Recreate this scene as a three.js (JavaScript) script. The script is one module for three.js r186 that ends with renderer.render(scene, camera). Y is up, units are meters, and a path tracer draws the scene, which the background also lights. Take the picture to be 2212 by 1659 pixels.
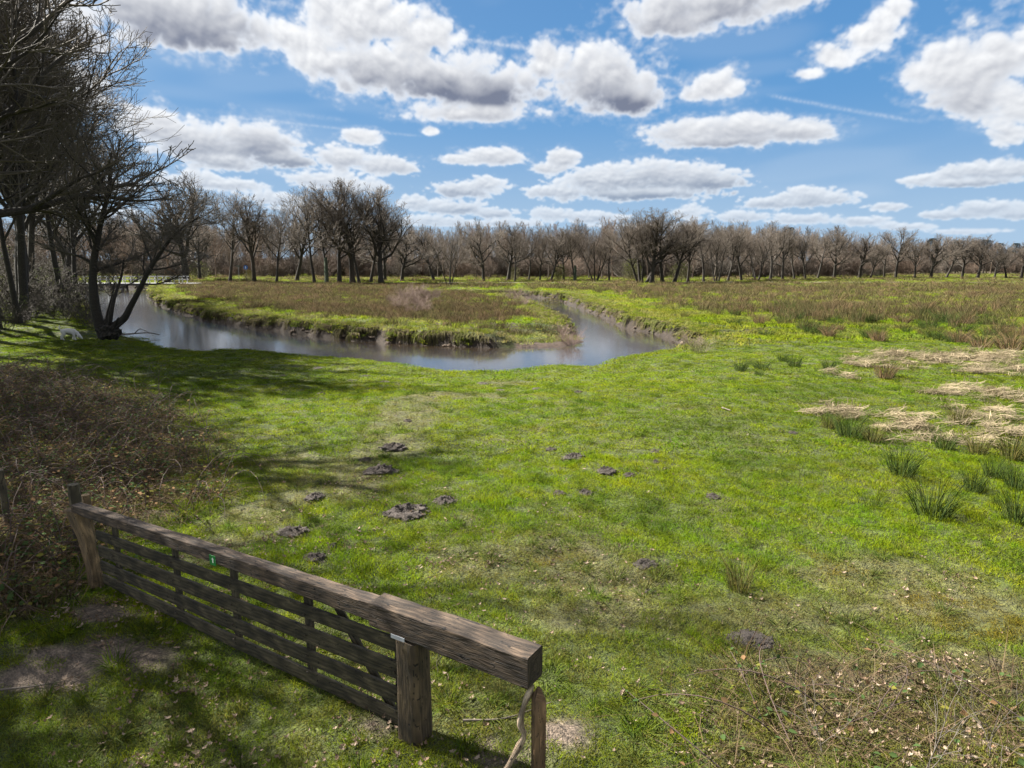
import * as THREE from 'three';
import { mergeGeometries } from 'three/addons/utils/BufferGeometryUtils.js';
import { MarchingCubes } from 'three/addons/objects/MarchingCubes.js';
import { createNoise2D, createNoise3D } from 'simplex-noise';

// ------------------------------------------------------------------ camera, sky, sun, exposure
const W = 1024, H = 768, FOC = 667, EYE = 4.2, PITCH = Math.atan((384 - 261) / FOC);
const scene = new THREE.Scene();
const camera = new THREE.PerspectiveCamera(2 * Math.atan(384 / FOC) * 180 / Math.PI, W / H, 0.1, 6000);
camera.position.set(0, EYE, 0);
camera.rotation.set(-PITCH, 0, 0);
const EXPOSURE = 4.1;
const renderer = new THREE.WebGLRenderer({ antialias: true });
renderer.setSize(W, H);
renderer.toneMapping = THREE.LinearToneMapping;
renderer.toneMappingExposure = EXPOSURE;
renderer.shadowMap.enabled = true;

const SUN_AZ = -62 * Math.PI / 180, SUN_EL = 44 * Math.PI / 180;   // left of the view, above the trees
const sunDir = new THREE.Vector3(Math.sin(SUN_AZ) * Math.cos(SUN_EL), Math.sin(SUN_EL), -Math.cos(SUN_AZ) * Math.cos(SUN_EL));
const sun = new THREE.DirectionalLight(new THREE.Color(1, 0.95, 0.86), 4.9);
sun.name = 'sun';
sun.position.copy(sunDir).multiplyScalar(300);
sun.castShadow = true;
sun.shadow.radius = 1.2;
sun.shadow.mapSize.set(4096, 4096);
Object.assign(sun.shadow.camera, { left: -150, right: 150, top: 150, bottom: -150, near: 1, far: 700 });
scene.add(sun, sun.target);

// ------------------------------------------------------------------ helpers
function rng(seed) {
  let s = seed >>> 0;
  return () => { s = (s + 0x6d2b79f5) | 0; let t = Math.imul(s ^ (s >>> 15), 1 | s); t = (t + Math.imul(t ^ (t >>> 7), 61 | t)) ^ t; return ((t ^ (t >>> 14)) >>> 0) / 4294967296; };
}
const n2 = createNoise2D(rng(11)), n2b = createNoise2D(rng(12)), n3 = createNoise3D(rng(13));
const clamp = THREE.MathUtils.clamp, lerp = THREE.MathUtils.lerp;
const sstep = (a, b, x) => { const t = clamp((x - a) / (b - a), 0, 1); return t * t * (3 - 2 * t); };
const fbm = (x, y, o = 4) => { let s = 0, a = 0.5; for (let i = 0; i < o; i++) { s += a * n2(x, y); x = x * 2.03 + 17.1; y = y * 2.03 + 9.7; a *= 0.5; } return s; };
// a pixel of the 2212 x 1659 view of the photograph as a direction, and where that direction meets the level y = h
const CP = Math.cos(PITCH), SP = Math.sin(PITCH);
function ray(u, v) {
  const x = (u * W / 2212 - 512) / FOC, y = (384 - v * W / 2212) / FOC;
  return [x, y * CP - SP, -(CP + y * SP)];
}
function G(u, v, h = 0) { const [x, y, z] = ray(u, v), t = (h - EYE) / y; return [x * t, z * t]; }
const lin = (hex, k = 1) => { const c = new THREE.Color(hex); return [c.r * k, c.g * k, c.b * k]; };

const taken = new Map();
function numbered(name) { const n = taken.get(name) ?? 0; taken.set(name, n + 1); return n ? name + '_' + String(n).padStart(3, '0') : name; }
function shade(o) { o.traverse((m) => { if (m.isMesh) { m.castShadow = true; m.receiveShadow = true; } }); return o; }
function tag(o, label, category, group, kind) {
  if (label) o.userData.label = label;
  if (category) o.userData.category = category;
  if (group) o.userData.group = group;
  if (kind) o.userData.kind = kind;
  return o;
}
function top(name, o, label, category, group, kind) { o.name = numbered(name); tag(o, label, category, group, kind); shade(o); scene.add(o); return o; }
function part(name, geo, mat, parent) { const m = new THREE.Mesh(geo, mat); m.name = name; m.castShadow = m.receiveShadow = true; parent.add(m); return m; }

const T0 = Date.now(), stamp = (t) => console.log(t, ((Date.now() - T0) / 1000).toFixed(1) + 's');
class Buf {                       // triangles with colours
  constructor() { this.p = []; this.n = []; this.c = []; this.u = []; this.i = []; }
  v(x, y, z, nx, ny, nz, r, g, b, u = 0, w = 0) { this.p.push(x, y, z); this.n.push(nx, ny, nz); this.c.push(r, g, b); this.u.push(u, w); return this.p.length / 3 - 1; }
  t(a, b, c) { this.i.push(a, b, c); }
  geo(color = true) {
    const g = new THREE.BufferGeometry();
    g.setAttribute('position', new THREE.BufferAttribute(new Float32Array(this.p), 3));
    g.setAttribute('normal', new THREE.BufferAttribute(new Float32Array(this.n), 3));
    if (color) g.setAttribute('color', new THREE.BufferAttribute(new Float32Array(this.c), 3));
    g.setAttribute('uv', new THREE.BufferAttribute(new Float32Array(this.u), 2));
    g.setIndex(new THREE.BufferAttribute(new Uint32Array(this.i), 1));
    return g;
  }
}
function faceUp(g, dir = [0, 1, 0]) {   // every triangle turned to the given side, then smooth normals
  const P = g.attributes.position.array, I = g.index.array;
  for (let i = 0; i < I.length; i += 3) {
    const a = I[i] * 3, b = I[i + 1] * 3, c = I[i + 2] * 3, ux = P[b] - P[a], uy = P[b + 1] - P[a + 1], uz = P[b + 2] - P[a + 2], vx = P[c] - P[a], vy = P[c + 1] - P[a + 1], vz = P[c + 2] - P[a + 2];
    if ((uy * vz - uz * vy) * dir[0] + (uz * vx - ux * vz) * dir[1] + (ux * vy - uy * vx) * dir[2] < 0) { const t = I[i + 1]; I[i + 1] = I[i + 2]; I[i + 2] = t; }
  }
  g.computeVertexNormals(); return g;
}
function noiseTexture(size, f, srgb = true, rep = 1) {  // f(u, v, tn) -> [r,g,b] 0..1, tn = tileable noise of period 1
  const data = new Uint8Array(size * size * 4);
  const tn = (x, y, k, s = 0) => { const a = x * 2 * Math.PI, b = y * 2 * Math.PI, R = k / (2 * Math.PI); return 0.5 + 0.5 * n3(Math.cos(a) * R + s + Math.cos(b) * R * 0.7, Math.sin(a) * R + s * 0.7 + Math.cos(b) * R * 0.71, Math.sin(b) * R - s); };
  for (let y = 0; y < size; y++) for (let x = 0; x < size; x++) {
    const c = f(x / size, y / size, tn), o = (y * size + x) * 4;
    data[o] = clamp(c[0], 0, 1) * 255; data[o + 1] = clamp(c[1], 0, 1) * 255; data[o + 2] = clamp(c[2], 0, 1) * 255; data[o + 3] = 255;
  }
  const t = new THREE.DataTexture(data, size, size);
  t.wrapS = t.wrapT = THREE.RepeatWrapping; t.magFilter = THREE.LinearFilter; t.minFilter = THREE.LinearMipmapLinearFilter; t.generateMipmaps = true;
  if (srgb) t.colorSpace = THREE.SRGBColorSpace;
  t.repeat.set(rep, rep); t.needsUpdate = true;
  return t;
}

// ------------------------------------------------------------------ sky: air and cumulus, all round
{
  const SW = 4096, SH = 2048, data = new Float32Array(SW * SH * 4);
  const F = new Float32Array(SW * SH / 2).fill(-9), S = new Float32Array(SW * SH / 2), K = new Float32Array(SW * SH / 2), N = new Float32Array(SW * SH / 2);
  const D2R = Math.PI / 180;
  const ae = (u, v) => { const [x, y, z] = ray(u, v); return [Math.atan2(x, -z) / D2R, Math.atan2(y, Math.hypot(x, z)) / D2R]; };
  // az measured from the view direction, to the right
  function blob(az, el, ra, re, k, soft = 0, drop = 0) {
    const c0 = Math.floor(((az - ra * 1.7 - 90) / 360 + 0.5) * SW), c1 = Math.ceil(((az + ra * 1.7 - 90) / 360 + 0.5) * SW);
    const r0 = Math.max(0, Math.floor((el - re * 1.9) / 90 * SH / 2)), r1 = Math.min(SH / 2 - 1, Math.ceil((el + re * 1.9) / 90 * SH / 2));
    for (let r = r0; r <= r1; r++) for (let c = c0; c <= c1; c++) {
      const a = ((c + 0.5) / SW - 0.5) * 360 + 90, e = (r + 0.5) / (SH / 2) * 90;
      const dx = (a - az) / ra; let dy = (e - el) / re; const s = dy;
      if (dy < 0) dy *= 1.25;
      const f = 1 - Math.sqrt(dx * dx + dy * dy) - soft, i = r * SW + ((c % SW) + SW) % SW, o = F[i];
      if (f > -0.75 || o > -0.75) {
        const hi = Math.max(f, o), lo = Math.min(f, o), w = Math.exp((lo - hi) * 6);
        if (f > -0.75) { const wf = f >= o ? 1 : w, wo = o > f ? 1 : (o < -5 ? 0 : w), sum = wf + wo; S[i] = (S[i] * wo + s * wf) / sum; K[i] = (K[i] * wo + k * wf) / sum; N[i] = (N[i] * wo + wf / re) / sum; }
        F[i] = Math.min(1, hi + (w < 1 && lo > -5 ? 0.12 * w : 0));
      }
    }
  }
  const px = (u, v, ru, rv, k, soft = 0) => { const [a, e] = ae(u, v), [a1] = ae(u - ru, v), [a2] = ae(u + ru, v), [, e1] = ae(u, v + rv), [, e2] = ae(u, v - rv); blob(a, e, (a2 - a1) / 2 * (v > 395 ? 0.92 : 1.08), (e2 - e1) / 2 * (v > 395 ? 0.85 : v > 330 ? 0.98 : 1.1), k, soft); };
  const list = [
    [405, 40, 180, 95, 0.75], [470, 60, 95, 80, 0.7], [300, 20, 110, 75, 0.6],
    [770, 50, 130, 85, 0.2], [640, 85, 100, 48, 0.1], [930, 75, 75, 45, 0.1], [700, 130, 90, 42, 0.15], [810, 150, 140, 75, 0.55], [930, 170, 130, 70, 0.75], [1040, 195, 140, 70, 1], [1010, 245, 150, 28, 0.35], [1290, 175, 115, 82, 0.6], [1340, 215, 95, 48, 0.95], [1190, 130, 45, 40, 0.1],
    [330, 275, 80, 50, 0.35], [420, 310, 110, 55, 0.55], [555, 315, 105, 55, 0.8], [610, 345, 75, 32, 0.9], [480, 350, 80, 30, 0.5],
    [780, 297, 46, 20, 0.2], [930, 284, 20, 11, 0], [740, 345, 70, 35, 0.4], [830, 360, 85, 28, 0.4], [700, 390, 80, 26, 0.4], [760, 400, 120, 24, 0.3],
    [1060, 340, 82, 24, 0.35], [1010, 345, 60, 14, 0.2], [1215, 345, 40, 30, 0.3], [1190, 365, 50, 14, 0.3],
    [1000, 412, 85, 28, 0.6], [1050, 400, 50, 26, 0.4], [980, 450, 110, 25, 0.6], [1060, 462, 60, 18, 0.6], [900, 440, 60, 22, 0.3],
    [1210, 415, 95, 30, 0.45], [1310, 390, 110, 42, 0.5], [1420, 380, 110, 42, 0.6], [1530, 392, 90, 38, 0.8], [1390, 420, 200, 22, 0.9],
    [1540, 190, 72, 38, 0.2], [1500, 205, 40, 22, 0.2], [1490, 285, 110, 32, 0.4], [1600, 285, 110, 38, 0.5], [1730, 285, 90, 30, 0.4], [1560, 305, 150, 18, 0.6],
    [1540, 5, 190, 62, 0.6], [1450, 45, 110, 42, 0.55], [1700, 0, 90, 28, 0.3],
    [1880, 80, 75, 42, 0.05, 0.16], [1800, 125, 75, 36, 0.05, 0.16], [1930, 30, 50, 45, 0, 0.2], [1745, 160, 45, 20, 0, 0.2],
    [2070, 150, 125, 70, 0.25], [2160, 120, 110, 70, 0.25], [2100, 215, 110, 50, 0.45], [2200, 230, 90, 60, 0.2], [2190, 290, 50, 28, 0.2], [1985, 160, 60, 25, 0.05, 0.1],
    [2110, 372, 100, 30, 0.45], [2190, 368, 80, 28, 0.4], [1990, 388, 50, 18, 0.2, 0.08], [2080, 395, 120, 14, 0.6],
    [2130, 452, 110, 26, 0.5], [2050, 465, 90, 16, 0.5], [2200, 460, 70, 22, 0.5], [1740, 425, 90, 32, 0.5], [1680, 440, 110, 22, 0.5], [1800, 430, 70, 24, 0.5], [1910, 448, 60, 14, 0.35],
    [1200, 465, 80, 22, 0.4], [1280, 470, 100, 20, 0.4], [1490, 462, 50, 26, 0.25], [1600, 470, 80, 18, 0.4], [1720, 475, 90, 18, 0.4], [1850, 478, 80, 16, 0.4], [1950, 490, 90, 12, 0.35], [1080, 482, 120, 14, 0.35], [940, 478, 110, 18, 0.35],
    [500, 400, 90, 22, 0.35], [590, 430, 90, 22, 0.35], [420, 390, 80, 24, 0.4], [660, 450, 110, 20, 0.35], [1400, 490, 140, 12, 0.3], [2100, 500, 120, 10, 0.3],
    [120, 60, 120, 80, 0.7], [150, 200, 110, 60, 0.4], [60, 330, 120, 50, 0.5], [200, 400, 120, 30, 0.4], [180, 460, 150, 22, 0.4],
  ];
  for (const b of list) px(...b);
  const R = rng(77);
  for (let k = 0; k < 210; k++) {                                  // the same broken cumulus goes on outside the frame
    const el = 2 + 66 * Math.pow(R(), 1.7), az = 45 + R() * 270, size = (1.2 + el * 0.13) * (0.8 + R() * 1.0), stretch = 2.1 - el / 60, dark = 0.2 + R() * 0.7;
    if (az < 47 + size || az > 313 - size) { if (el < 25) continue; }
    for (let j = 0; j < 3; j++) blob(az + (R() - 0.5) * size * 3 / Math.cos(el * D2R), el + (R() - 0.5) * size * 0.6, size * stretch * (0.6 + R() * 0.6) / Math.cos(el * D2R), size * (0.6 + R() * 0.5), dark);
  }
  for (const [az, el, s] of [[-20, 32, 5], [8, 36, 6], [30, 31, 4.5], [0, 50, 8], [-30, 55, 7], [35, 48, 7]]) for (let j = 0; j < 3; j++) blob(az + (R() - 0.5) * s * 3, el + (R() - 0.5) * s * 0.6, s * 1.7 * (0.6 + R() * 0.6), s * (0.6 + R() * 0.5), 0.6);
  const trails = [[[1000, 83], [1170, 109], 0.5, 3], [[1380, 156], [1480, 172], 0.4, 2.5], [[1650, 203], [2000, 265], 0.35, 3], [[560, 258], [925, 295], 0.3, 2], [[560, 0], [660, 18], 0.4, 4], [[560, 235], [760, 262], 0.15, 4]].map(([a, b, k, w]) => [ae(...a), ae(...b), k, w * 0.04]);
  const fb = (x, y, o) => { let s = 0, a = 1, t = 0; for (let i = 0; i < o; i++) { s += a * n2b(x, y); t += a; x = x * 2.07 + 31.7; y = y * 2.07 + 11.3; a *= 0.5; } return s / t; };
  const bil = (x, y, o) => { let s = 0, a = 1, t = 0; for (let i = 0; i < o; i++) { s += a * (2.4 * Math.abs(n2b(x, y)) - 0.8); t += a; x = x * 2.1 + 5.7; y = y * 2.1 + 21.3; a *= 0.5; } return s / t; };
  const top = lin('#3f7cbf'), mid = lin('#6aa2d8'), low = lin('#aecbe6'), white = [0.93, 0.945, 0.97], grey = lin('#868da0');
  const SL = 1 / EXPOSURE;
  for (let r = 0; r < SH / 2; r++) {
    const el = (r + 0.5) / (SH / 2) * 90, ce = Math.cos(el * D2R), se = Math.sin(el * D2R), row = (r + SH / 2) * SW;
    for (let c = 0; c < SW; c++) {
      const az = ((c + 0.5) / SW - 0.5) * 360 + 90, i = r * SW + c, o = (row + c) * 4;
      if ((Math.abs(az) > 50 || el > 36) && ((r & 3) || (c & 3))) { const q = (((r & ~3) + SH / 2) * SW + (c & ~3)) * 4; { data[o] = data[q]; data[o + 1] = data[q + 1]; data[o + 2] = data[q + 2]; data[o + 3] = 1; continue; } }
      const cs = ce * Math.cos(SUN_EL) * Math.cos(az * D2R - SUN_AZ) + se * Math.sin(SUN_EL);
      const t1 = sstep(0, 13, el), t2 = sstep(8, 34, el), glow = 0.16 * Math.pow(Math.max(0, cs), 5) + 0.55 * Math.pow(Math.max(0, cs), 40), haze = 0.25 * Math.pow(Math.max(0, cs), 2.2);
      let R0 = lerp(lerp(low[0], mid[0], t1), top[0], t2), G0 = lerp(lerp(low[1], mid[1], t1), top[1], t2), B0 = lerp(lerp(low[2], mid[2], t1), top[2], t2);
      R0 = lerp(R0, low[0], haze) + glow; G0 = lerp(G0, low[1], haze) + glow; B0 = lerp(B0, low[2], haze) + glow * 0.95;
      for (const [a, b, k, w] of trails) {
        if (el > a[1] + 1 || el < b[1] - 1) continue;
        const dx = b[0] - a[0], dy = b[1] - a[1], tt = ((az - a[0]) * dx + (el - a[1]) * dy) / (dx * dx + dy * dy);
        if (tt < 0 || tt > 1) continue;
        const dist = Math.abs((az - a[0]) * dy - (el - a[1]) * dx) / Math.hypot(dx, dy), al = k * Math.exp(-dist * dist / (w * w)) * (0.7 + 0.5 * n2(az * 3, el * 3)) * sstep(0, 0.1, tt) * sstep(1, 0.85, tt);
        R0 = lerp(R0, 0.85, al); G0 = lerp(G0, 0.9, al); B0 = lerp(B0, 0.97, al);
      }
      const veil = 0.1 * sstep(0.1, 0.7, n2(az * 0.03, el * 0.09 + 3) + 0.4 * n2(az * 0.09, el * 0.5));
      R0 = lerp(R0, 0.75, veil); G0 = lerp(G0, 0.84, veil); B0 = lerp(B0, 0.94, veil);
      if (F[i] > -0.7) {
        const X = az, Y = el, wt = sstep(5, 15, el);
        const oct = el < 34 && az > -48 && az < 48 ? 6 : 3;
        const wx = n2(X * 0.3 + 40, Y * 0.3) * 0.2, sk = Math.min(1, el / 12 + 0.72);
        const fld = (x, y, oo) => (wt < 1 ? (1 - wt) * (0.42 * fb(x * 0.3 + 7, y * 0.7, oo - 1) + 0.26 * bil(x * 0.6, y * 1.15, oo - 1)) : 0) + (wt > 0 ? wt * (0.46 * fb(x * 0.17, y * 0.24, oo) + 0.28 * bil(x * 0.3 + 9, y * 0.38, oo)) : 0);
        const base = fld(X, Y, oct) * sk;
        const d = F[i] + base;
        if (d > -0.3 && d < 0.12 && wt > 0) {                       // torn, thin fringe
          const w = wt * 0.42 * sstep(-0.3, 0.05, d + 0.22 * fb(X * 0.5 + 3, Y * 1.1, oct)) * clamp(0.5 + 0.9 * fb(X * 1.1, Y * 1.7 + 5, oct), 0, 1);
          R0 = lerp(R0, 0.82, w); G0 = lerp(G0, 0.86, w); B0 = lerp(B0, 0.93, w);
        }
        if (d > 0) {
          const st = lerp(0.18, 0.42, wt), rel = base - fld(X - st * 0.6, Y + st, oct) * sk;
          const under = sstep(0.75, -0.55, S[i] + 0.8 * wx), thick = sstep(0.1, 0.62, d);
          let g = K[i] * 1.25 * thick * (0.06 + 0.94 * under) - rel * 0.75 * sstep(0.03, 0.35, d) * (1 - 0.5 * K[i]) + 0.05 * thick;
          g = clamp(g, -0.12, 1.05);
          const a = (1 - Math.exp(-d * 7)) * sstep(0, 0.24, d);
          const edge = 1 + 0.12 * Math.max(0, cs) * (1 - thick), far = 0.8 * sstep(12, 0, el);
          R0 = lerp(R0, lerp(lerp(white[0], grey[0], g) * edge, low[0] * 1.12, far * 0.55), a); G0 = lerp(G0, lerp(lerp(white[1], grey[1], g) * edge, low[1] * 1.12, far * 0.55), a); B0 = lerp(B0, lerp(lerp(white[2], grey[2], g) * edge, low[2] * 1.12, far * 0.55), a);
        }
      }
      data[o] = R0 * SL; data[o + 1] = G0 * SL; data[o + 2] = B0 * SL; data[o + 3] = 1;
    }
  }
  for (let r = 0; r < SH / 2; r++) for (let c = 0; c < SW; c++) { const o = (r * SW + c) * 4; data[o] = 0.12; data[o + 1] = 0.13; data[o + 2] = 0.1; data[o + 3] = 1; }
  const t = new THREE.DataTexture(data, SW, SH, THREE.RGBAFormat, THREE.FloatType);
  t.mapping = THREE.EquirectangularReflectionMapping; t.magFilter = THREE.LinearFilter; t.needsUpdate = true;
  scene.background = t; scene.environment = t;
  stamp('sky done');
}
// ------------------------------------------------------------------ the river's plan and the lie of the land
const WATER = -0.75, FAR = 0.15;
// u, v, bank: 0 = low grassy shore, 1 = steep eroded bank
const shore = [
  [120, 622, 0.7], [150, 632, 0.7], [170, 648, 0.7], [193, 670, 0.7], [222, 706, 0.7], [243, 724, 0.5], [300, 727, 0.3], [352, 747, 0.3], [440, 758, 0], [480, 752, 0], [560, 754, 0], [640, 764, 0], [720, 771, 0], [800, 777, 0], [880, 785, 0], [920, 792, 0.1],
  [965, 798, 0.1], [1040, 799, 0], [1100, 798, 0], [1138, 791, 0.3], [1200, 786, 0.2], [1285, 789, 0.2], [1315, 776, 0.3], [1370, 764, 0.3], [1440, 755, 0.3], [1500, 750, 0.6],
  [1482, 746, 1], [1446, 731, 1], [1410, 719, 1], [1355, 711, 1], [1303, 687, 1], [1251, 664, 1], [1206, 649, 1], [1150, 642, 1], [1060, 640, 1], [960, 639.5, 1],
];
const shorePen = [[960, 642.5, 1], [1060, 644, 1], [1112, 648, 0.8], [1137, 658, 0.8], [1168, 673, 0.8], [1203, 691, 0.9], [1230, 706, 1], [1242, 722, 1], [1266, 739, 0.05], [1220, 749, 0.05], [1130, 752, 0.15], [1060, 752, 0.9],
  [960, 749, 1], [880, 745, 1], [800, 739, 1], [720, 731, 1], [640, 721, 1], [560, 711, 1], [500, 701, 1], [450, 694, 1], [400, 681, 1], [350, 664, 0.9], [327, 651, 0.8], [318, 640, 0.8], [322, 631, 0.8], [330, 622, 0.8]];
const plan = [...shore, ...shorePen].map(([u, v, t]) => { const [x, z] = G(u, v, t < 0.5 && v > 700 && !shorePen.some((s) => s[0] === u && s[1] === v) ? -0.6 : WATER); return [x, z, t]; });
// smooth the outline
const river = [];
for (let i = 0; i < plan.length; i++) {
  const p = (k) => plan[(i + k + plan.length) % plan.length], a = p(-1), b = p(0), c = p(1), d = p(2), L = Math.hypot(c[0] - b[0], c[1] - b[1]), n = clamp(Math.round(L / 1.2), 1, 12);
  for (let k = 0; k < n; k++) {
    const t = k / n, f = (q) => 0.5 * (2 * b[q] + (c[q] - a[q]) * t * 0.6 + (2 * a[q] - 5 * b[q] + 4 * c[q] - d[q]) * 0 + 2 * (c[q] - b[q]) * (t - 0.3 * t));
    river.push([lerp(b[0], c[0], t), lerp(b[1], c[1], t), lerp(b[2], c[2], t)]);
  }
}
for (let i = 0; i < river.length; i++) { const w = river[i][2]; river[i][0] += n2(river[i][0] * 0.5, river[i][1] * 0.5) * 0.35 * (0.4 + w); river[i][1] += n2(river[i][0] * 0.5 + 50, river[i][1] * 0.5) * 0.4 * (0.4 + w); }
const cell = 4, bins = new Map();
river.forEach((p, i) => { const q = river[(i + 1) % river.length], k = Math.floor((p[0] + q[0]) / 2 / cell) + ',' + Math.floor((p[1] + q[1]) / 2 / cell); if (!bins.has(k)) bins.set(k, []); bins.get(k).push(i); });
const inside = (poly, x, z) => { let c = false; for (let i = 0, j = poly.length - 1; i < poly.length; j = i++) { const a = poly[i], b = poly[j]; if ((a[1] > z) !== (b[1] > z) && x < (b[0] - a[0]) * (z - a[1]) / (b[1] - a[1]) + a[0]) c = !c; } return c; };
let rx0 = 1e9, rx1 = -1e9, rz0 = 1e9, rz1 = -1e9;
for (const p of river) { rx0 = Math.min(rx0, p[0]); rx1 = Math.max(rx1, p[0]); rz0 = Math.min(rz0, p[1]); rz1 = Math.max(rz1, p[1]); }
function toRiver(x, z) {           // [signed distance, bank kind]; negative in the water
  if (x < rx0 - 11 || x > rx1 + 11 || z < rz0 - 11 || z > rz1 + 11) return [12, 0.5];
  let best = 144, t = 0.5; const cx = Math.floor(x / cell), cz = Math.floor(z / cell);
  for (let r = 0; r <= 3; r++) {
    for (let i = -r; i <= r; i++) for (let j = -r; j <= r; j++) {
      if (Math.max(Math.abs(i), Math.abs(j)) !== r) continue;
      for (const k of bins.get((cx + i) + ',' + (cz + j)) ?? []) {
        const a = river[k], b = river[(k + 1) % river.length], dx = b[0] - a[0], dz = b[1] - a[1], s = clamp(((x - a[0]) * dx + (z - a[1]) * dz) / (dx * dx + dz * dz + 1e-9), 0, 1), ex = x - a[0] - dx * s, ez = z - a[1] - dz * s, e = ex * ex + ez * ez;
        if (e < best) { best = e; t = lerp(a[2], b[2], s); }
      }
    }
    if (best < (r * cell) ** 2) break;
  }
  const d = Math.sqrt(best);
  return [inside(river, x, z) ? -d : d, t];
}
const penPoly = [...shorePen.map(([u, v]) => G(u, v, WATER)), G(420, 608, 0.1), G(960, 616, 0.1)];
const onPen = (x, z) => z < -38 && x > -60 && x < 24 && inside(penPoly, x, z);
const farSide = (x, z, bank) => (z < -36 && (bank > 0.65)) ? 1 : 0;
function height(x, z, rv) {
  const [d, t] = rv ?? toRiver(x, z);
  const bumps = 0.05 * n2(x * 0.21, z * 0.21) + 0.025 * n2(x * 0.9, z * 0.9);
  const dist = Math.hypot(x, z), tuss = 0.018 * n2b(x * 3.1, z * 3.1) * (dist < 40 ? 1 : 0);
  if (d < 0) return WATER - 0.04 - Math.min(1.1, -d * lerp(0.22, 1.3, t));
  const landLow = lerp(WATER, WATER + 0.16, sstep(0, 0.5, d)) + 0.59 * sstep(0.2, 10.5, d) + (bumps + tuss) * sstep(0, 2, d);
  const n = 0.42 * n2(x * 0.33, z * 0.33) + 0.12 * n2(x * 0.8, z * 0.8) + 0.04 * n2b(x * 2.7, z * 2.7);
  const landHigh = WATER + (FAR - WATER - 0.12) * Math.pow(sstep(-0.05, Math.max(0.3, 0.85 + n), d), 0.75) + 0.12 * sstep(0.5, 4, d) + (bumps * 1.2 + tuss) * sstep(0.4, 2, d) + 0.05 * n * sstep(0, 0.3, d);
  const w = sstep(0.25, 0.75, t), far = sstep(-34, -46, z);
  let h = lerp(landLow, lerp(landHigh, landHigh - 0.15, 1 - far), w);
  if (d >= 11.9) h = lerp(0, FAR, sstep(-40, -60, z)) + bumps + tuss;
  return h;
}
// bare, sandy and worn places of the near meadow (u, v, ru, rv)
const sandySpots = [[200, 1420, 190, 45], [90, 1465, 150, 35], [215, 1340, 60, 30], [820, 1570, 55, 28], [1215, 1590, 70, 35], [1100, 1645, 110, 24], [1075, 1600, 40, 25]].map(([u, v, a, b]) => { const p = G(u, v), q = G(u + a, v), r = G(u, v - b), s = G(u, v + b); return [p[0], p[1], q[0] - p[0], Math.abs(r[1] - s[1]) / 2]; });
const wornSpots = [[905, 860, 70, 22], [760, 1010, 90, 30], [560, 1110, 90, 30], [480, 1180, 90, 40], [880, 900, 90, 30], [850, 960, 70, 30], [700, 1050, 130, 35], [620, 1085, 70, 25], [1150, 1200, 200, 45], [1300, 1250, 160, 40], [1040, 1230, 120, 40], [640, 1000, 90, 30], [1260, 1330, 130, 40], [1700, 1330, 200, 50], [1900, 1230, 220, 40], [2050, 1300, 200, 50], [1750, 1450, 250, 60], [2000, 1450, 250, 70], [1100, 810, 45, 9], [1000, 850, 120, 10]].map(([u, v, a, b]) => { const p = G(u, v), q = G(u + a, v), r = G(u, v - b), s = G(u, v + b); return [p[0], p[1], q[0] - p[0], Math.abs(r[1] - s[1]) / 2]; });
const thatchSpots = [[1000, 1450, 700, 190], [1550, 1400, 500, 190], [1950, 1350, 500, 130], [500, 1560, 600, 140], [1250, 1260, 300, 80]].map(([u, v, a, b]) => { const p = G(u, v), q = G(u + a, v), r = G(u, v - b), s = G(u, Math.min(1800, v + b)); return [p[0], p[1], q[0] - p[0], Math.abs(r[1] - s[1]) / 2]; });
const spot = (list, x, z) => { let m = -1; for (const [a, b, ra, rb] of list) m = Math.max(m, 1 - Math.hypot((x - a) / ra, (z - b) / rb)); return m; };
const sandAt = (x, z) => z > -12 ? sstep(-0.02, 0.3, spot(sandySpots, x, z) + 0.3 * n2(x * 1.3, z * 1.3) + 0.12 * n2(x * 5, z * 5)) : 0;
const wornAt = (x, z) => z > -40 ? sstep(-0.25, 0.5, spot(wornSpots, x, z) + 0.3 * n2(x * 0.7, z * 0.7) + 0.12 * n2b(x * 3, z * 3)) : 0;
// the bramble thicket on the left and the scrubby corner on the right
const bramblePoly = [[-40, 1120], [-40, 790], [90, 810], [260, 860], [330, 880], [390, 950], [425, 1000], [380, 1085], [390, 1140], [310, 1115], [240, 1120], [150, 1190], [195, 1300], [40, 1330], [-60, 1380]].map(([u, v]) => G(u, v));
const scrubPoly = [[1450, 1720], [1520, 1600], [1620, 1500], [1780, 1430], [2000, 1450], [2260, 1440], [2400, 1720]].map(([u, v]) => G(u, v));
const inBramble = (x, z) => inside(bramblePoly, x + 0.35 * n2(x * 0.8, z * 0.8), z + 0.35 * n2b(x * 0.8, z * 0.8));
const inScrub = (x, z) => inside(scrubPoly, x + 0.3 * n2(x * 0.9, z * 0.9), z + 0.3 * n2b(x * 0.9, z * 0.9));

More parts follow.
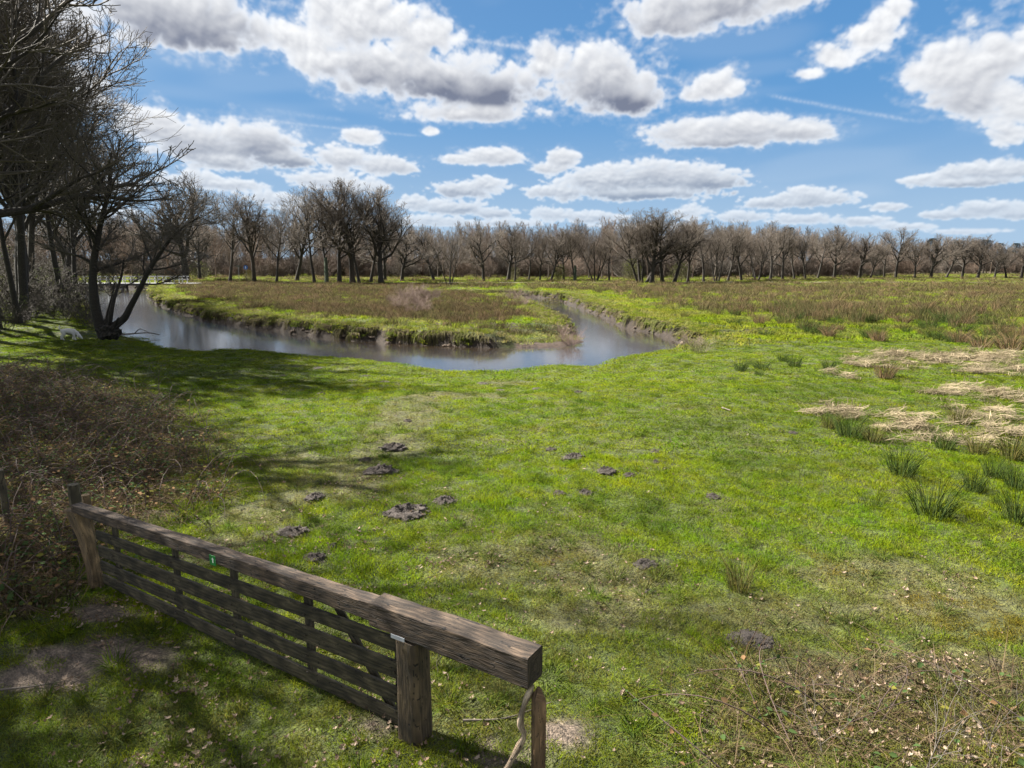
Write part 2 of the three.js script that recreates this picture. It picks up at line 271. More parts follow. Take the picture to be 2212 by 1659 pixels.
// ------------------------------------------------------------------ ground sheet
{
  const axis = (marks) => { const out = []; for (let k = 0; k < marks.length - 1; k++) { const [a, s0] = marks[k], [b, s1] = marks[k + 1]; let x = a; while (x < b - 1e-6) { out.push(x); x += lerp(s0, s1, (x - a) / (b - a)); } } out.push(marks.at(-1)[0]); return out; };
  const xs = axis([[-2500, 300], [-400, 60], [-120, 5], [-55, 0.5], [-30, 0.36], [-14, 0.26], [16, 0.26], [30, 0.4], [60, 1.2], [150, 5], [400, 60], [2500, 300]]);
  const ds = axis([[-40, 4], [0, 0.6], [3, 0.2], [26, 0.22], [50, 0.26], [75, 0.4], [120, 0.6], [150, 1.2], [220, 5], [500, 60], [3200, 300]]);
  const nx = xs.length, nz = ds.length, p = new Float32Array(nx * nz * 3), col = new Float32Array(nx * nz * 3), uv = new Float32Array(nx * nz * 2), idx = [];
  const thatch = [0.075, 0.108, 0.013], dry = [0.15, 0.13, 0.06], soil = [0.042, 0.03, 0.021], sand = [0.2, 0.162, 0.13], wet = [0.034, 0.024, 0.017], rushy = [0.085, 0.064, 0.032], litter = [0.085, 0.06, 0.038], mud = [0.07, 0.05, 0.037];
  const mixc = (a, b, t) => [lerp(a[0], b[0], t), lerp(a[1], b[1], t), lerp(a[2], b[2], t)];
  for (let j = 0; j < nz; j++) for (let i = 0; i < nx; i++) {
    const x = xs[i], z = -ds[j], rv = toRiver(x, z), h = height(x, z, rv), o = j * nx + i;
    p[o * 3] = x; p[o * 3 + 1] = h; p[o * 3 + 2] = z; uv[o * 2] = x; uv[o * 2 + 1] = -z;
    let c = mixc(thatch, dry, sstep(-0.1, 0.6, fbm(x * 0.35, z * 0.35, 3)) * 0.5);
    if (z > -45) { c = mixc(c, dry, wornAt(x, z) * 0.4); c = mixc(c, sand, sandAt(x, z)); if (inBramble(x, z)) c = mixc(c, litter, 0.9); if (inScrub(x, z)) c = mixc(c, litter, 0.7); }
    if (z < -36 && (onPen(x, z) || x > 6) && rv[0] > 4) c = mixc(c, rushy, 0.75);
    if (z < -125) c = mixc(c, dry, 0.35 + 0.35 * n2(x * 0.02, z * 0.05));
    if (rv[0] < 1.1 && rv[0] > -1) {
      const steep = sstep(0.4, 0.8, rv[1]);
      c = mixc(c, mixc(soil, mud, sstep(-0.2, 0.5, n2(x * 1.7, z * 1.7)) * 0.6), sstep(1.1, 0.5, rv[0] + 0.3 * n2(x, z)) * (0.25 + 0.75 * steep));
      if (rv[0] < 0.35 && rv[1] < 0.25 && z < -37) c = mixc(c, mud, 0.9);
    }
    if (rv[0] < 0) c = wet;
    if (rv[1] < 0.3 && z < -37.5 && rv[0] > 0 && rv[0] < 1.7 && x > -8 && x < 8) c = mixc(c, [0.1, 0.07, 0.054], sstep(1.7, 0.9, rv[0] + 0.3 * n2(x * 2, z * 2)));
    col.set(c, o * 3);
  }
  for (let j = 0; j < nz - 1; j++) for (let i = 0; i < nx - 1; i++) { const a = j * nx + i, b = a + 1, c = a + nx, d = c + 1; idx.push(a, b, c, b, d, c); }
  const g = new THREE.BufferGeometry();
  g.setAttribute('position', new THREE.BufferAttribute(p, 3)); g.setAttribute('color', new THREE.BufferAttribute(col, 3)); g.setAttribute('uv', new THREE.BufferAttribute(uv, 2));
  g.setIndex(new THREE.BufferAttribute(new Uint32Array(idx), 1)); g.computeVertexNormals();
  const grain = noiseTexture(512, (u, v, tn) => { const q = 0.55 + 0.35 * tn(u, v, 9) * tn(u, v, 23, 4) + 0.25 * (tn(u, v, 60, 9) - 0.5) + 0.2 * (tn(u, v, 130, 2) - 0.5); return [q * 1.03, q, q * 0.96]; }, true, 1 / 2.3);
  const bump = noiseTexture(512, (u, v, tn) => { const q = 0.4 * tn(u, v, 17, 1) + 0.35 * tn(u, v, 45, 3) + 0.25 * tn(u, v, 110, 5); return [q, q, q]; }, false, 1 / 1.7);
  const m = new THREE.MeshStandardMaterial({ vertexColors: true, map: grain, bumpMap: bump, bumpScale: 0.05, roughness: 0.95, color: new THREE.Color(1.5, 1.5, 1.5) });
  top('ground', new THREE.Mesh(g, m), 'flat river meadow of grass and rush with steep soil banks', 'ground', null, 'structure');
}
// ------------------------------------------------------------------ water
{
  const size = 512;
  const bump = noiseTexture(size, (u, v, tn) => {
    const a = u * 2 * Math.PI, q = 0.5 + 0.3 * (tn(u, v, 22, 3) - 0.5) + 0.35 * (tn(u, v, 55, 6) - 0.5) * (0.4 + tn(u, v, 5, 8)) + 0.3 * (tn(u, v, 120, 2) - 0.5);
    return [q, q, q];
  }, false, 1 / 6); bump.repeat.set(1 / 9, 1 / 5);
  const m = new THREE.MeshPhysicalMaterial({ color: new THREE.Color(0.032, 0.022, 0.013), roughness: 0.1, ior: 1.45, clearcoat: 1, clearcoatRoughness: 0.1, bumpMap: bump, bumpScale: 0.045, specularIntensity: 1 });
  const g = new THREE.PlaneGeometry(rx1 - rx0 + 2, rz1 - rz0 + 2);
  g.rotateX(-Math.PI / 2); g.translate((rx0 + rx1) / 2, WATER, (rz0 + rz1) / 2);
  const P = g.attributes.position, U = g.attributes.uv;
  for (let i = 0; i < P.count; i++) U.setXY(i, P.getX(i), -P.getZ(i));
  top('river_water', new THREE.Mesh(g, m), 'rippled brown river water bending round the rush peninsula', 'river', null, 'structure');
}
// the pale path in front of the far trees
{
  const b = new Buf(); let prev = null;
  for (let x = -55; x <= 75; x += 1) { const z = -128 - 1.5 * Math.sin(x * 0.05) - 0.03 * x, a = [z + 1.1, z - 1.1].map((q) => b.v(x, height(x, q) + 0.05, q, 0, 1, 0, 1, 1, 1, x, -q)); if (prev) { b.t(prev[0], a[0], prev[1]); b.t(prev[1], a[0], a[1]); } prev = a; }
  top('footpath', new THREE.Mesh(faceUp(b.geo(false)), new THREE.MeshStandardMaterial({ color: new THREE.Color(0.2, 0.165, 0.13), roughness: 0.95 })), 'pale sandy footpath running in front of the far trees', 'path', null, 'structure');
}
stamp('land done');
// ------------------------------------------------------------------ bare trees
const barkTex = noiseTexture(256, (u, v, tn) => { const q = 0.62 + 0.5 * (tn(u, v * 0.5, 30, 2) - 0.5) + 0.35 * (tn(u, v, 70, 5) - 0.5); return [q, q * 0.99, q * 0.97]; });
const bark = (r, g, b) => new THREE.MeshStandardMaterial({ color: new THREE.Color(r, g, b), map: barkTex, vertexColors: true, roughness: 0.92 });
const twigMat = (r, g, b) => new THREE.MeshStandardMaterial({ color: new THREE.Color(r, g, b), vertexColors: true, roughness: 0.85 });
const BARK = { oak: bark(0.092, 0.079, 0.064), dark: bark(0.085, 0.074, 0.06) };
const TWIG = { oak: twigMat(0.128, 0.104, 0.082), dark: twigMat(0.1, 0.085, 0.068), green: twigMat(0.13, 0.12, 0.055), red: twigMat(0.2, 0.14, 0.115) };
const v3 = (x, y, z) => new THREE.Vector3(x, y, z);
function tube(buf, pts, rad, sides, tint) {
  const n = pts.length, N = v3(0, 0, 0), B = v3(0, 0, 0), T = v3(0, 0, 0), ref = v3(0, 0, 0); let prev = -1, along = 0;
  ref.set(0.31, 0.2, 0.93);
  for (let k = 0; k < n; k++) {
    T.subVectors(pts[Math.min(n - 1, k + 1)], pts[Math.max(0, k - 1)]).normalize();
    N.copy(ref).addScaledVector(T, -ref.dot(T)); if (N.lengthSq() < 1e-4) N.set(1, 0, 0).addScaledVector(T, -T.x); N.normalize(); ref.copy(N); B.crossVectors(T, N);
    if (k) along += pts[k].distanceTo(pts[k - 1]);
    const first = buf.p.length / 3;
    for (let s = 0; s <= sides; s++) {
      if (s === sides && sides < 5) break;
      const a = s / sides * 2 * Math.PI, c = Math.cos(a), q = Math.sin(a), x = N.x * c + B.x * q, y = N.y * c + B.y * q, z = N.z * c + B.z * q;
      buf.v(pts[k].x + x * rad[k], pts[k].y + y * rad[k], pts[k].z + z * rad[k], x, y, z, tint, tint, tint, s / sides * 2 * Math.PI * Math.max(rad[0], 0.05), along);
    }
    if (prev >= 0) for (let s = 0; s < sides; s++) { const m = sides < 5 ? sides : sides + 1, a = prev + s, b = prev + (s + 1) % m, c = first + s, d = first + (s + 1) % m; buf.t(a, b, c); buf.t(b, d, c); }
    prev = first;
  }
}
// one limb and all that grows from it; thick wood goes to wood, thin to crown
function grow(o, R, wood, crown, p, d, r, L, lev) {
  const q = o.lev[lev], n = q.n, pts = [p.clone()], rad = [r], dirs = [d.clone()], end = Math.max(o.min, r * q.taper);
  const cur = p.clone(), dir = d.clone();
  for (let k = 1; k <= n; k++) {
    dir.x += (R() - 0.5) * q.wob; dir.y += (R() - 0.5) * q.wob + q.up; dir.z += (R() - 0.5) * q.wob; dir.normalize();
    cur.addScaledVector(dir, L / n);
    pts.push(cur.clone()); rad.push(lerp(r, end, k / n)); dirs.push(dir.clone());
  }
  const thick = r > o.split, sides = r > 0.12 ? 7 : r > 0.05 ? 5 : r > 0.022 ? 4 : 3;
  if (lev === 0 && o.flare) { rad[0] *= o.flare; }
  tube(thick ? wood : crown, pts, rad, sides, 0.85 + 0.3 * R());
  if (lev + 1 >= o.lev.length) return;
  const c = q.kids, start = q.from; let spin = R() * 6.28;
  for (let k = 0; k < c; k++) {
    const t = c === 1 ? 1 : lerp(start, 1, (k + R() * 0.6) / (c - 0.4)), tt = Math.min(t, 0.999) * n, i = Math.floor(tt), f = tt - i;
    const at = pts[i].clone().lerp(pts[i + 1], f), D = dirs[i + 1];
    spin += 2.4 + (R() - 0.5) * 0.9;
    const side = v3(Math.cos(spin), 0.12, Math.sin(spin)); side.addScaledVector(D, -side.dot(D)).normalize();
    const ang = lerp(q.angle[0], q.angle[1], t) + (R() - 0.5) * 0.35;
    const nd = D.clone().multiplyScalar(Math.cos(ang)).addScaledVector(side, Math.sin(ang));
    if (o.flat && lev > 0) nd.y *= 0.85;
    nd.normalize();
    const rr = Math.max(o.min, Math.min(lerp(r, end, t) * 0.85, r * q.rad * (1.1 - 0.45 * t)));
    grow(o, R, wood, crown, at, nd, rr, L * q.len * lerp(1.1, q.tail ?? 0.65, (t - start) / (1 - start + 1e-6)) * (0.75 + 0.5 * R()), lev + 1);
  }
}
function makeTree(o) {
  const R = rng(o.seed), wood = new Buf(), crown = new Buf();
  if (o.stems) for (const [x, z, dx, dz, k] of o.stems) grow(o, R, wood, crown, v3(x, -0.25, z), v3(dx, 1, dz).normalize(), o.r * k, o.L * k, 0);
  else grow(o, R, wood, crown, v3(0, -0.3, 0), v3(o.lean?.[0] ?? 0, 1, o.lean?.[1] ?? 0).normalize(), o.r, o.L, 0);
  let h = 0; for (const b of [wood, crown]) for (let i = 1; i < b.p.length; i += 3) h = Math.max(h, b.p[i]);
  return { trunk: wood.geo(), crown: crown.geo(), h };
}
const oakLev = (k3, k4, wob = 1) => [
  { n: 9, wob: 0.16 * wob, up: 0.05, taper: 0.3, kids: 11, from: 0.34, angle: [1.1, 0.5], rad: 0.52, len: 0.62, tail: 0.55 },
  { n: 7, wob: 0.5 * wob, up: 0.08, taper: 0.25, kids: 8, from: 0.2, angle: [0.95, 0.5], rad: 0.5, len: 0.5, tail: 0.5 },
  { n: 5, wob: 0.5 * wob, up: 0.05, taper: 0.3, kids: k3, from: 0.12, angle: [0.9, 0.5], rad: 0.55, len: 0.55, tail: 0.5 },
  { n: 4, wob: 0.5 * wob, up: 0.04, taper: 0.4, kids: k4, from: 0.1, angle: [0.85, 0.5], rad: 0.6, len: 0.55, tail: 0.6 },
  { n: 2, wob: 0.5, up: 0.05, taper: 0.5 },
];
const poleLev = (k3, k4) => [
  { n: 9, wob: 0.13, up: 0.05, taper: 0.22, kids: 12, from: 0.34, angle: [1.05, 0.5], rad: 0.46, len: 0.5, tail: 0.5 },
  { n: 6, wob: 0.35, up: 0.12, taper: 0.25, kids: 7, from: 0.2, angle: [0.8, 0.45], rad: 0.5, len: 0.5, tail: 0.5 },
  { n: 4, wob: 0.4, up: 0.08, taper: 0.3, kids: k3, from: 0.12, angle: [0.8, 0.5], rad: 0.55, len: 0.55, tail: 0.5 },
  { n: 3, wob: 0.4, up: 0.06, taper: 0.4, kids: k4, from: 0.1, angle: [0.8, 0.5], rad: 0.6, len: 0.6, tail: 0.6 },
  { n: 2, wob: 0.4, up: 0.06, taper: 0.5 },
];
const kinds = {
  oakA: makeTree({ seed: 101, r: 0.31, L: 8.5, min: 0.011, split: 0.05, flare: 1.35, lev: oakLev(6, 5) }),
  oakB: makeTree({ seed: 102, r: 0.29, L: 9, min: 0.011, split: 0.05, flare: 1.35, lean: [0.15, 0.05], lev: oakLev(6, 5, 1.2) }),
  oakC: makeTree({ seed: 103, r: 0.34, L: 7.5, min: 0.011, split: 0.05, flare: 1.3, lev: oakLev(6, 5, 1.35) }),
  poleA: makeTree({ seed: 111, r: 0.25, L: 13, min: 0.011, split: 0.05, flare: 1.4, lean: [0.06, 0], lev: poleLev(5, 5) }),
  poleB: makeTree({ seed: 112, r: 0.24, L: 14, min: 0.011, split: 0.05, flare: 1.4, lean: [-0.1, 0.06], lev: poleLev(5, 5) }),
  broad: makeTree({ seed: 107, r: 0.42, L: 8, min: 0.012, split: 0.05, flare: 1.3, lev: oakLev(6, 5, 1.1).map((q, i) => (i === 0 ? { ...q, kids: 12, rad: 0.5, len: 0.85 } : q)) }),
  multi: makeTree({ seed: 121, r: 0.18, L: 11, min: 0.011, split: 0.05, flare: 1.3, stems: [[-0.5, 0, -0.32, 0.1, 1], [0.1, 0.3, 0.02, 0.1, 1.05], [0.6, -0.1, 0.28, -0.1, 0.95], [0.2, -0.4, 0.12, -0.3, 0.85]], lev: poleLev(4, 3) }),
};
function placeTree(kind, name, label, group, x, z, h, turn, bm, tm, wide = 1) {
  const k = kinds[kind], g = new THREE.Group(), s = h / k.h;
  part('trunk', k.trunk, bm, g); part('crown', k.crown, tm, g);
  g.position.set(x, height(x, z), z); g.rotation.y = turn; g.scale.set(s * wide, s, s * wide);
  return top(name, g, label, 'tree', group);
}
{
  const R = rng(500);
  const L1 = ['tall bare tree in the row beyond the brown rush peninsula', 'trees beyond the rush peninsula'];
  const L2 = ['bare tree beside the path beyond the river channel', 'trees beside the path'];
  const L3 = ['bare tree at the front of the wood behind the rush field', 'trees along the wood edge'];
  const L4 = ['spreading bare oak in the row at the far edge of the rush field', 'oaks at the far field edge'];
  const rows = [
    // u, base v, top v, kind, wide, group
    [400, 606, 366, 'broad', 1.15, 0], [432, 604, 470, 'oakA', 0.9, L1], [497, 610, 405, 'poleB', 1, L1], [550, 610, 418, 'oakB', 0.85, L1], [597, 610, 432, 'poleA', 0.9, L1], [640, 607, 420, 'oakB', 0.85, L1], [680, 612, 396, 'poleB', 0.9, L1], [706, 613, 402, 'poleA', 0.8, L1],
    [733, 612, 385, 'oakA', 0.72, L1], [762, 611, 380, 'oakA', 0.95, L1], [776, 612, 400, 'poleB', 0.9, L1], [800, 610, 420, 'oakB', 0.7, L1], [824, 612, 394, 'broad', 0.8, L1], [832, 606, 470, 'oakA', 0.9, L1], [868, 608, 500, 'oakC', 1.1, L1],
    [938, 606, 482, 'oakB', 1, L1], [970, 617, 482, 'multi', 0.9, 1], [1045, 608, 484, 'oakA', 1, L2], [1098, 607, 476, 'oakC', 0.95, L2], [1112, 608, 490, 'poleA', 1, L2], [1142, 606, 488, 'poleB', 1, L2], [1166, 606, 500, 'poleA', 1, L2], [1190, 606, 488, 'oakB', 0.9, L2],
    [1218, 605, 500, 'oakA', 0.8, L2], [1242, 607, 482, 'poleB', 1.1, L2], [1285, 607, 480, 'multi', 0.9, L2], [1316, 607, 492, 'poleA', 1, L2], [1388, 611, 446, 'multi', 1.35, L3], [1408, 612, 446, 'broad', 0.95, L3], [1432, 611, 448, 'poleA', 1.45, L3], [1456, 611, 468, 'oakB', 1.05, L3], [1486, 609, 475, 'oakB', 0.9, L3],
    [1520, 609, 476, 'poleA', 1.2, L3], [1548, 608, 470, 'multi', 1, L3], [1572, 607, 482, 'poleB', 1.2, L3], [1602, 606, 484, 'oakB', 0.9, L3], [1636, 606, 478, 'multi', 1, L3], [1664, 605, 474, 'poleA', 1.3, L3], [1690, 604, 484, 'oakA', 0.8, L3], [1716, 603, 492, 'poleB', 1.2, L3], [1740, 603, 498, 'oakB', 0.8, L3],
    [1766, 601, 492, 'poleA', 1.2, L3], [1802, 600, 486, 'oakA', 0.95, L4], [1856, 600, 502, 'oakC', 1.05, L4], [1880, 601, 520, 'oakB', 0.9, L4], [1910, 599, 500, 'poleA', 1.2, L4], [1934, 600, 488, 'oakA', 0.9, L4], [1976, 601, 515, 'oakB', 0.95, L4], [2010, 601, 506, 'oakC', 1, L4], [2044, 600, 510, 'oakB', 1, L4],
    [2078, 600, 506, 'oakA', 1, L4], [2112, 601, 505, 'oakC', 0.95, L4], [2148, 602, 530, 'oakA', 0.95, L4], [2174, 601, 520, 'oakB', 1, L4], [2206, 601, 512, 'oakC', 1, L4], [2240, 601, 520, 'oakA', 1, L4],
  ];
  const ivy = (() => { const Q = rng(555), b = new Buf(); for (let k = 0; k < 1500; k++) { const y = 0.1 + 4.6 * Q(), a = Q() * 6.28, r = 0.2 + 0.22 * Q() * (1.15 - y / 5), x = Math.cos(a) * r, z = Math.sin(a) * r, s = 0.05 + 0.05 * Q(), t = Q() * 3, c = [0.022 + 0.02 * Q(), 0.035 + 0.03 * Q(), 0.014]; const ux = -Math.sin(a) * s, uz = Math.cos(a) * s, id = [b.v(x - ux, y - s, z - uz, Math.cos(a), 0.3, Math.sin(a), ...c), b.v(x + ux, y - s, z + uz, Math.cos(a), 0.3, Math.sin(a), ...c), b.v(x + Math.cos(a) * 0.04, y + s, z + Math.sin(a) * 0.04, Math.cos(a), 0.3, Math.sin(a), ...c)]; b.t(id[0], id[2], id[1]); } return b.geo(); })(), ivyMat = new THREE.MeshStandardMaterial({ vertexColors: true, roughness: 0.5, side: THREE.DoubleSide });
  const clad = { 706: 'ivy-clad bare tree in the row beyond the rush peninsula', 1242: 'ivy-clad bare tree beside the path by the river channel', 824: 'tall wide-crowned bare tree ending the group beyond the peninsula', 640: 'crooked bare tree leaning to one side beyond the peninsula', 1388: 'many-stemmed bare tree standing out at the front of the wood', 1856: 'low spreading oak with a heavy side limb at the far field edge', 1934: 'tall round-crowned oak standing above the others at the far field edge' };
  rows.forEach(([u, v, vt, kind, wide, L]) => {
    const [x, z] = G(u, v, FAR), [, dy, dz] = ray(u, vt), h = EYE + dy / -dz * -z - FAR;
        const name = kind.startsWith('oak') ? 'bare_oak' : 'bare_tree';
    if (L === 0) placeTree(kind, 'bare_oak', 'broad bare oak standing at the end of the white footbridge', null, x, z, h, R() * 6.28, BARK.oak, TWIG.oak, wide);
    else if (L === 1) placeTree(kind, 'bare_tree', 'bare tree with several slanting stems behind the reddish shrub on the peninsula', null, x, z, h, 0.4, BARK.oak, TWIG.oak, wide);
    else { const t = placeTree(kind, name, clad[u] ?? L[0], clad[u] ? null : L[1], x, z, h, R() * 6.28, BARK.oak, TWIG.oak, wide * (kind.startsWith('pole') ? 1.3 : 1.2)); if (clad[u]?.startsWith('ivy')) part('ivy', ivy, ivyMat, t); }
  });
}
// the wood behind: trunks and twigs that read as one mass
{
  const low = [131, 132, 133].map((seed, k) => {
    const t = makeTree({ seed, r: 0.2, L: [13, 12, 11][k], min: 0.018, split: 0.05, flare: 1.3, lean: [0.05 * k, -0.04], lev: [
      { n: 7, wob: 0.12, up: 0.05, taper: 0.25, kids: 12, from: 0.3, angle: [0.9, 0.4], rad: 0.36, len: 0.4, tail: 0.45 },
      { n: 5, wob: 0.4, up: 0.12, taper: 0.3, kids: 7, from: 0.15, angle: [0.8, 0.45], rad: 0.55, len: 0.5, tail: 0.5 },
      { n: 3, wob: 0.4, up: 0.08, taper: 0.4, kids: 6, from: 0.1, angle: [0.8, 0.5], rad: 0.65, len: 0.6, tail: 0.6 },
      { n: 2, wob: 0.4, up: 0.06, taper: 0.5 }] });
    return { geo: mergeGeometries([t.trunk, t.crown]), h: t.h };
  });
  const under = makeTree({ seed: 141, r: 0.05, L: 3.2, min: 0.016, split: 0.9, stems: [...Array(14)].map((_, k) => { const a = k * 2.4, q = 0.25 + 0.05 * (k % 5); return [Math.cos(a) * q, Math.sin(a) * q, Math.cos(a) * 0.45, Math.sin(a) * 0.45, 0.75 + 0.06 * (k % 5)]; }), lev: [
    { n: 4, wob: 0.3, up: 0.05, taper: 0.4, kids: 8, from: 0.15, angle: [0.8, 0.5], rad: 0.6, len: 0.5, tail: 0.6 }, { n: 3, wob: 0.5, up: 0.04, taper: 0.5, kids: 6, from: 0.1, angle: [0.9, 0.5], rad: 0.7, len: 0.6, tail: 0.6 }, { n: 2, wob: 0.5, up: 0.04, taper: 0.5 }] });
  const R = rng(600), spots = [[], [], []], scrub = [];
  const edge = [[-140, 470, 200], [350, 470, 190], [600, 468, 186], [900, 482, 180], [1100, 482, 180], [1350, 478, 178], [1600, 482, 180], [1760, 498, 184], [1900, 512, 205], [2060, 516, 225], [2212, 528, 235], [2400, 528, 240]];  // u, top v, distance
  const look = (u, q) => { for (let k = 0; k < edge.length - 1; k++) if (u <= edge[k + 1][0]) return lerp(edge[k][q], edge[k + 1][q], (u - edge[k][0]) / (edge[k + 1][0] - edge[k][0])); return edge.at(-1)[q]; };
  for (let k = 0; k < 950; k++) {
    const u = -150 + R() * 2560, back = Math.pow(R(), 0.8), d = look(u, 2) * (0.9 + back * 0.6), [dx, , dz] = ray(u, 600), x = dx / -dz * d, z = -d;
    const [, ty, tz] = ray(u, look(u, 1) + (R() - 0.35) * 22), h = clamp((EYE + ty / -tz * d) * (0.62 + 0.48 * R()), 6, 27);
    spots[k % 3].push([x, z, h, R() * 6.28]);
  }
  for (let k = 0; k < 1000; k++) { const u = -150 + R() * 2560, d = look(u, 2) * (0.93 + R() * 0.5), [dx, , dz] = ray(u, 600); scrub.push([dx / -dz * d, -d, 3 + R() * 4, R() * 6.28]); }
  const M = new THREE.Matrix4(), Q = new THREE.Quaternion(), Y = v3(0, 1, 0), C = new THREE.Color();
  const put = (name, geo, mat, list, h0, label, cat) => {
    const im = new THREE.InstancedMesh(geo, mat, list.length);
    list.forEach(([x, z, h, a], i) => { const s = h / h0; M.compose(v3(x, height(x, z) - 0.1, z), Q.setFromAxisAngle(Y, a), v3(s, s, s)); im.setMatrixAt(i, M); const t = 0.65 + 0.65 * R(), hue = R(); im.setColorAt(i, C.setRGB(t * lerp(0.95, 1.15, hue), t * lerp(1, 0.97, hue), t * lerp(1.02, 0.86, hue))); });
    return top(name, im, label, cat, null, 'stuff');
  };
  const mat = twigMat(0.13, 0.105, 0.083);
  ['brown bare wood reading as one mass beyond the meadows', 'bare wood filling in behind the front trees', 'leafless wood closing the horizon'].forEach((l, k) => put('far_wood', low[k].geo, mat, spots[k], low[k].h, l, 'wood'));
  put('wood_undergrowth', mergeGeometries([under.trunk, under.crown].filter((g) => g.attributes.position.count)), twigMat(0.11, 0.088, 0.07), scrub, under.h, 'brown leafless undergrowth along the foot of the far wood', 'undergrowth');
}
// trees of the left bank, nearer, some of them mostly outside the frame
{
  const R = rng(700);
  kinds.nearA = makeTree({ seed: 151, r: 0.25, L: 11, min: 0.01, split: 0.06, flare: 1.35, lev: oakLev(7, 6, 1.15) });
  kinds.over = makeTree({ seed: 161, r: 0.18, L: 9, min: 0.005, split: 0.05, flare: 1.35, lev: oakLev(6, 6, 1.25).map((q, i) => (i === 0 ? { ...q, kids: 9, rad: 0.36 } : i < 3 ? { ...q, n: q.n + 3, wob: q.wob * 0.75 } : { ...q, n: q.n + 1 })) });
  kinds.nearB = makeTree({ seed: 152, r: 0.19, L: 14, min: 0.01, split: 0.06, flare: 1.35, lean: [0.1, 0], lev: poleLev(7, 6) });
  const g1 = ['dark bare tree in the dense clump behind the white dog', 'trees of the left bank clump'], g2 = ['tall bare tree overhanging the bramble thicket', 'trees overhanging the brambles'];
  const list = [
    [-15.4, -12.6, 19, 'over', g2, 0.4, 1.45], [-20.5, -17, 19, 'oakA', g2, 1.5, 1.2], [-28, -32, 23, 'oakA', g2, 3.3, 1], [-25.5, -27, 19, 'oakB', g2, 5.3, 1], [-33.2, -45, 20, 'nearB', g1, 4.4, 0.9], [-34.4, -47, 25, 'nearB', g1, 1.2, 1.2], [-36.6, -50, 26, 'nearA', g1, 5.1, 0.9], [-38.6, -53, 25, 'nearB', g1, 0.2, 1.2], [-41, -57, 25, 'nearA', g1, 3.2, 0.9], [-40, -60, 22, 'nearB', g1, 4, 1.2], [-45, -63, 24, 'nearA', g1, 5, 0.9], [-44, -68, 20, 'nearB', g1, 2.2, 1.2], [-49, -73, 19, 'oakB', g1, 1, 1], [-53, -81, 18, 'nearA', g1, 1.9, 1], [-60, -92, 17, 'nearB', g1, 0.9, 1.2], [-31.5, -40.5, 23, 'nearB', g1, 2.9, 1.1], [-36, -46.5, 27, 'nearA', g1, 0.7, 1], [-29.8, -37, 22, 'nearA', g1, 3.9, 0.95], [-33, -42.5, 25, 'nearB', g1, 5.6, 1.2],
  ];
  for (const [x, z, h, k, L, a, w] of list) placeTree(k, 'bank_tree', L[0], L[1], x, z, h, a, BARK.dark, TWIG.dark, w);
}
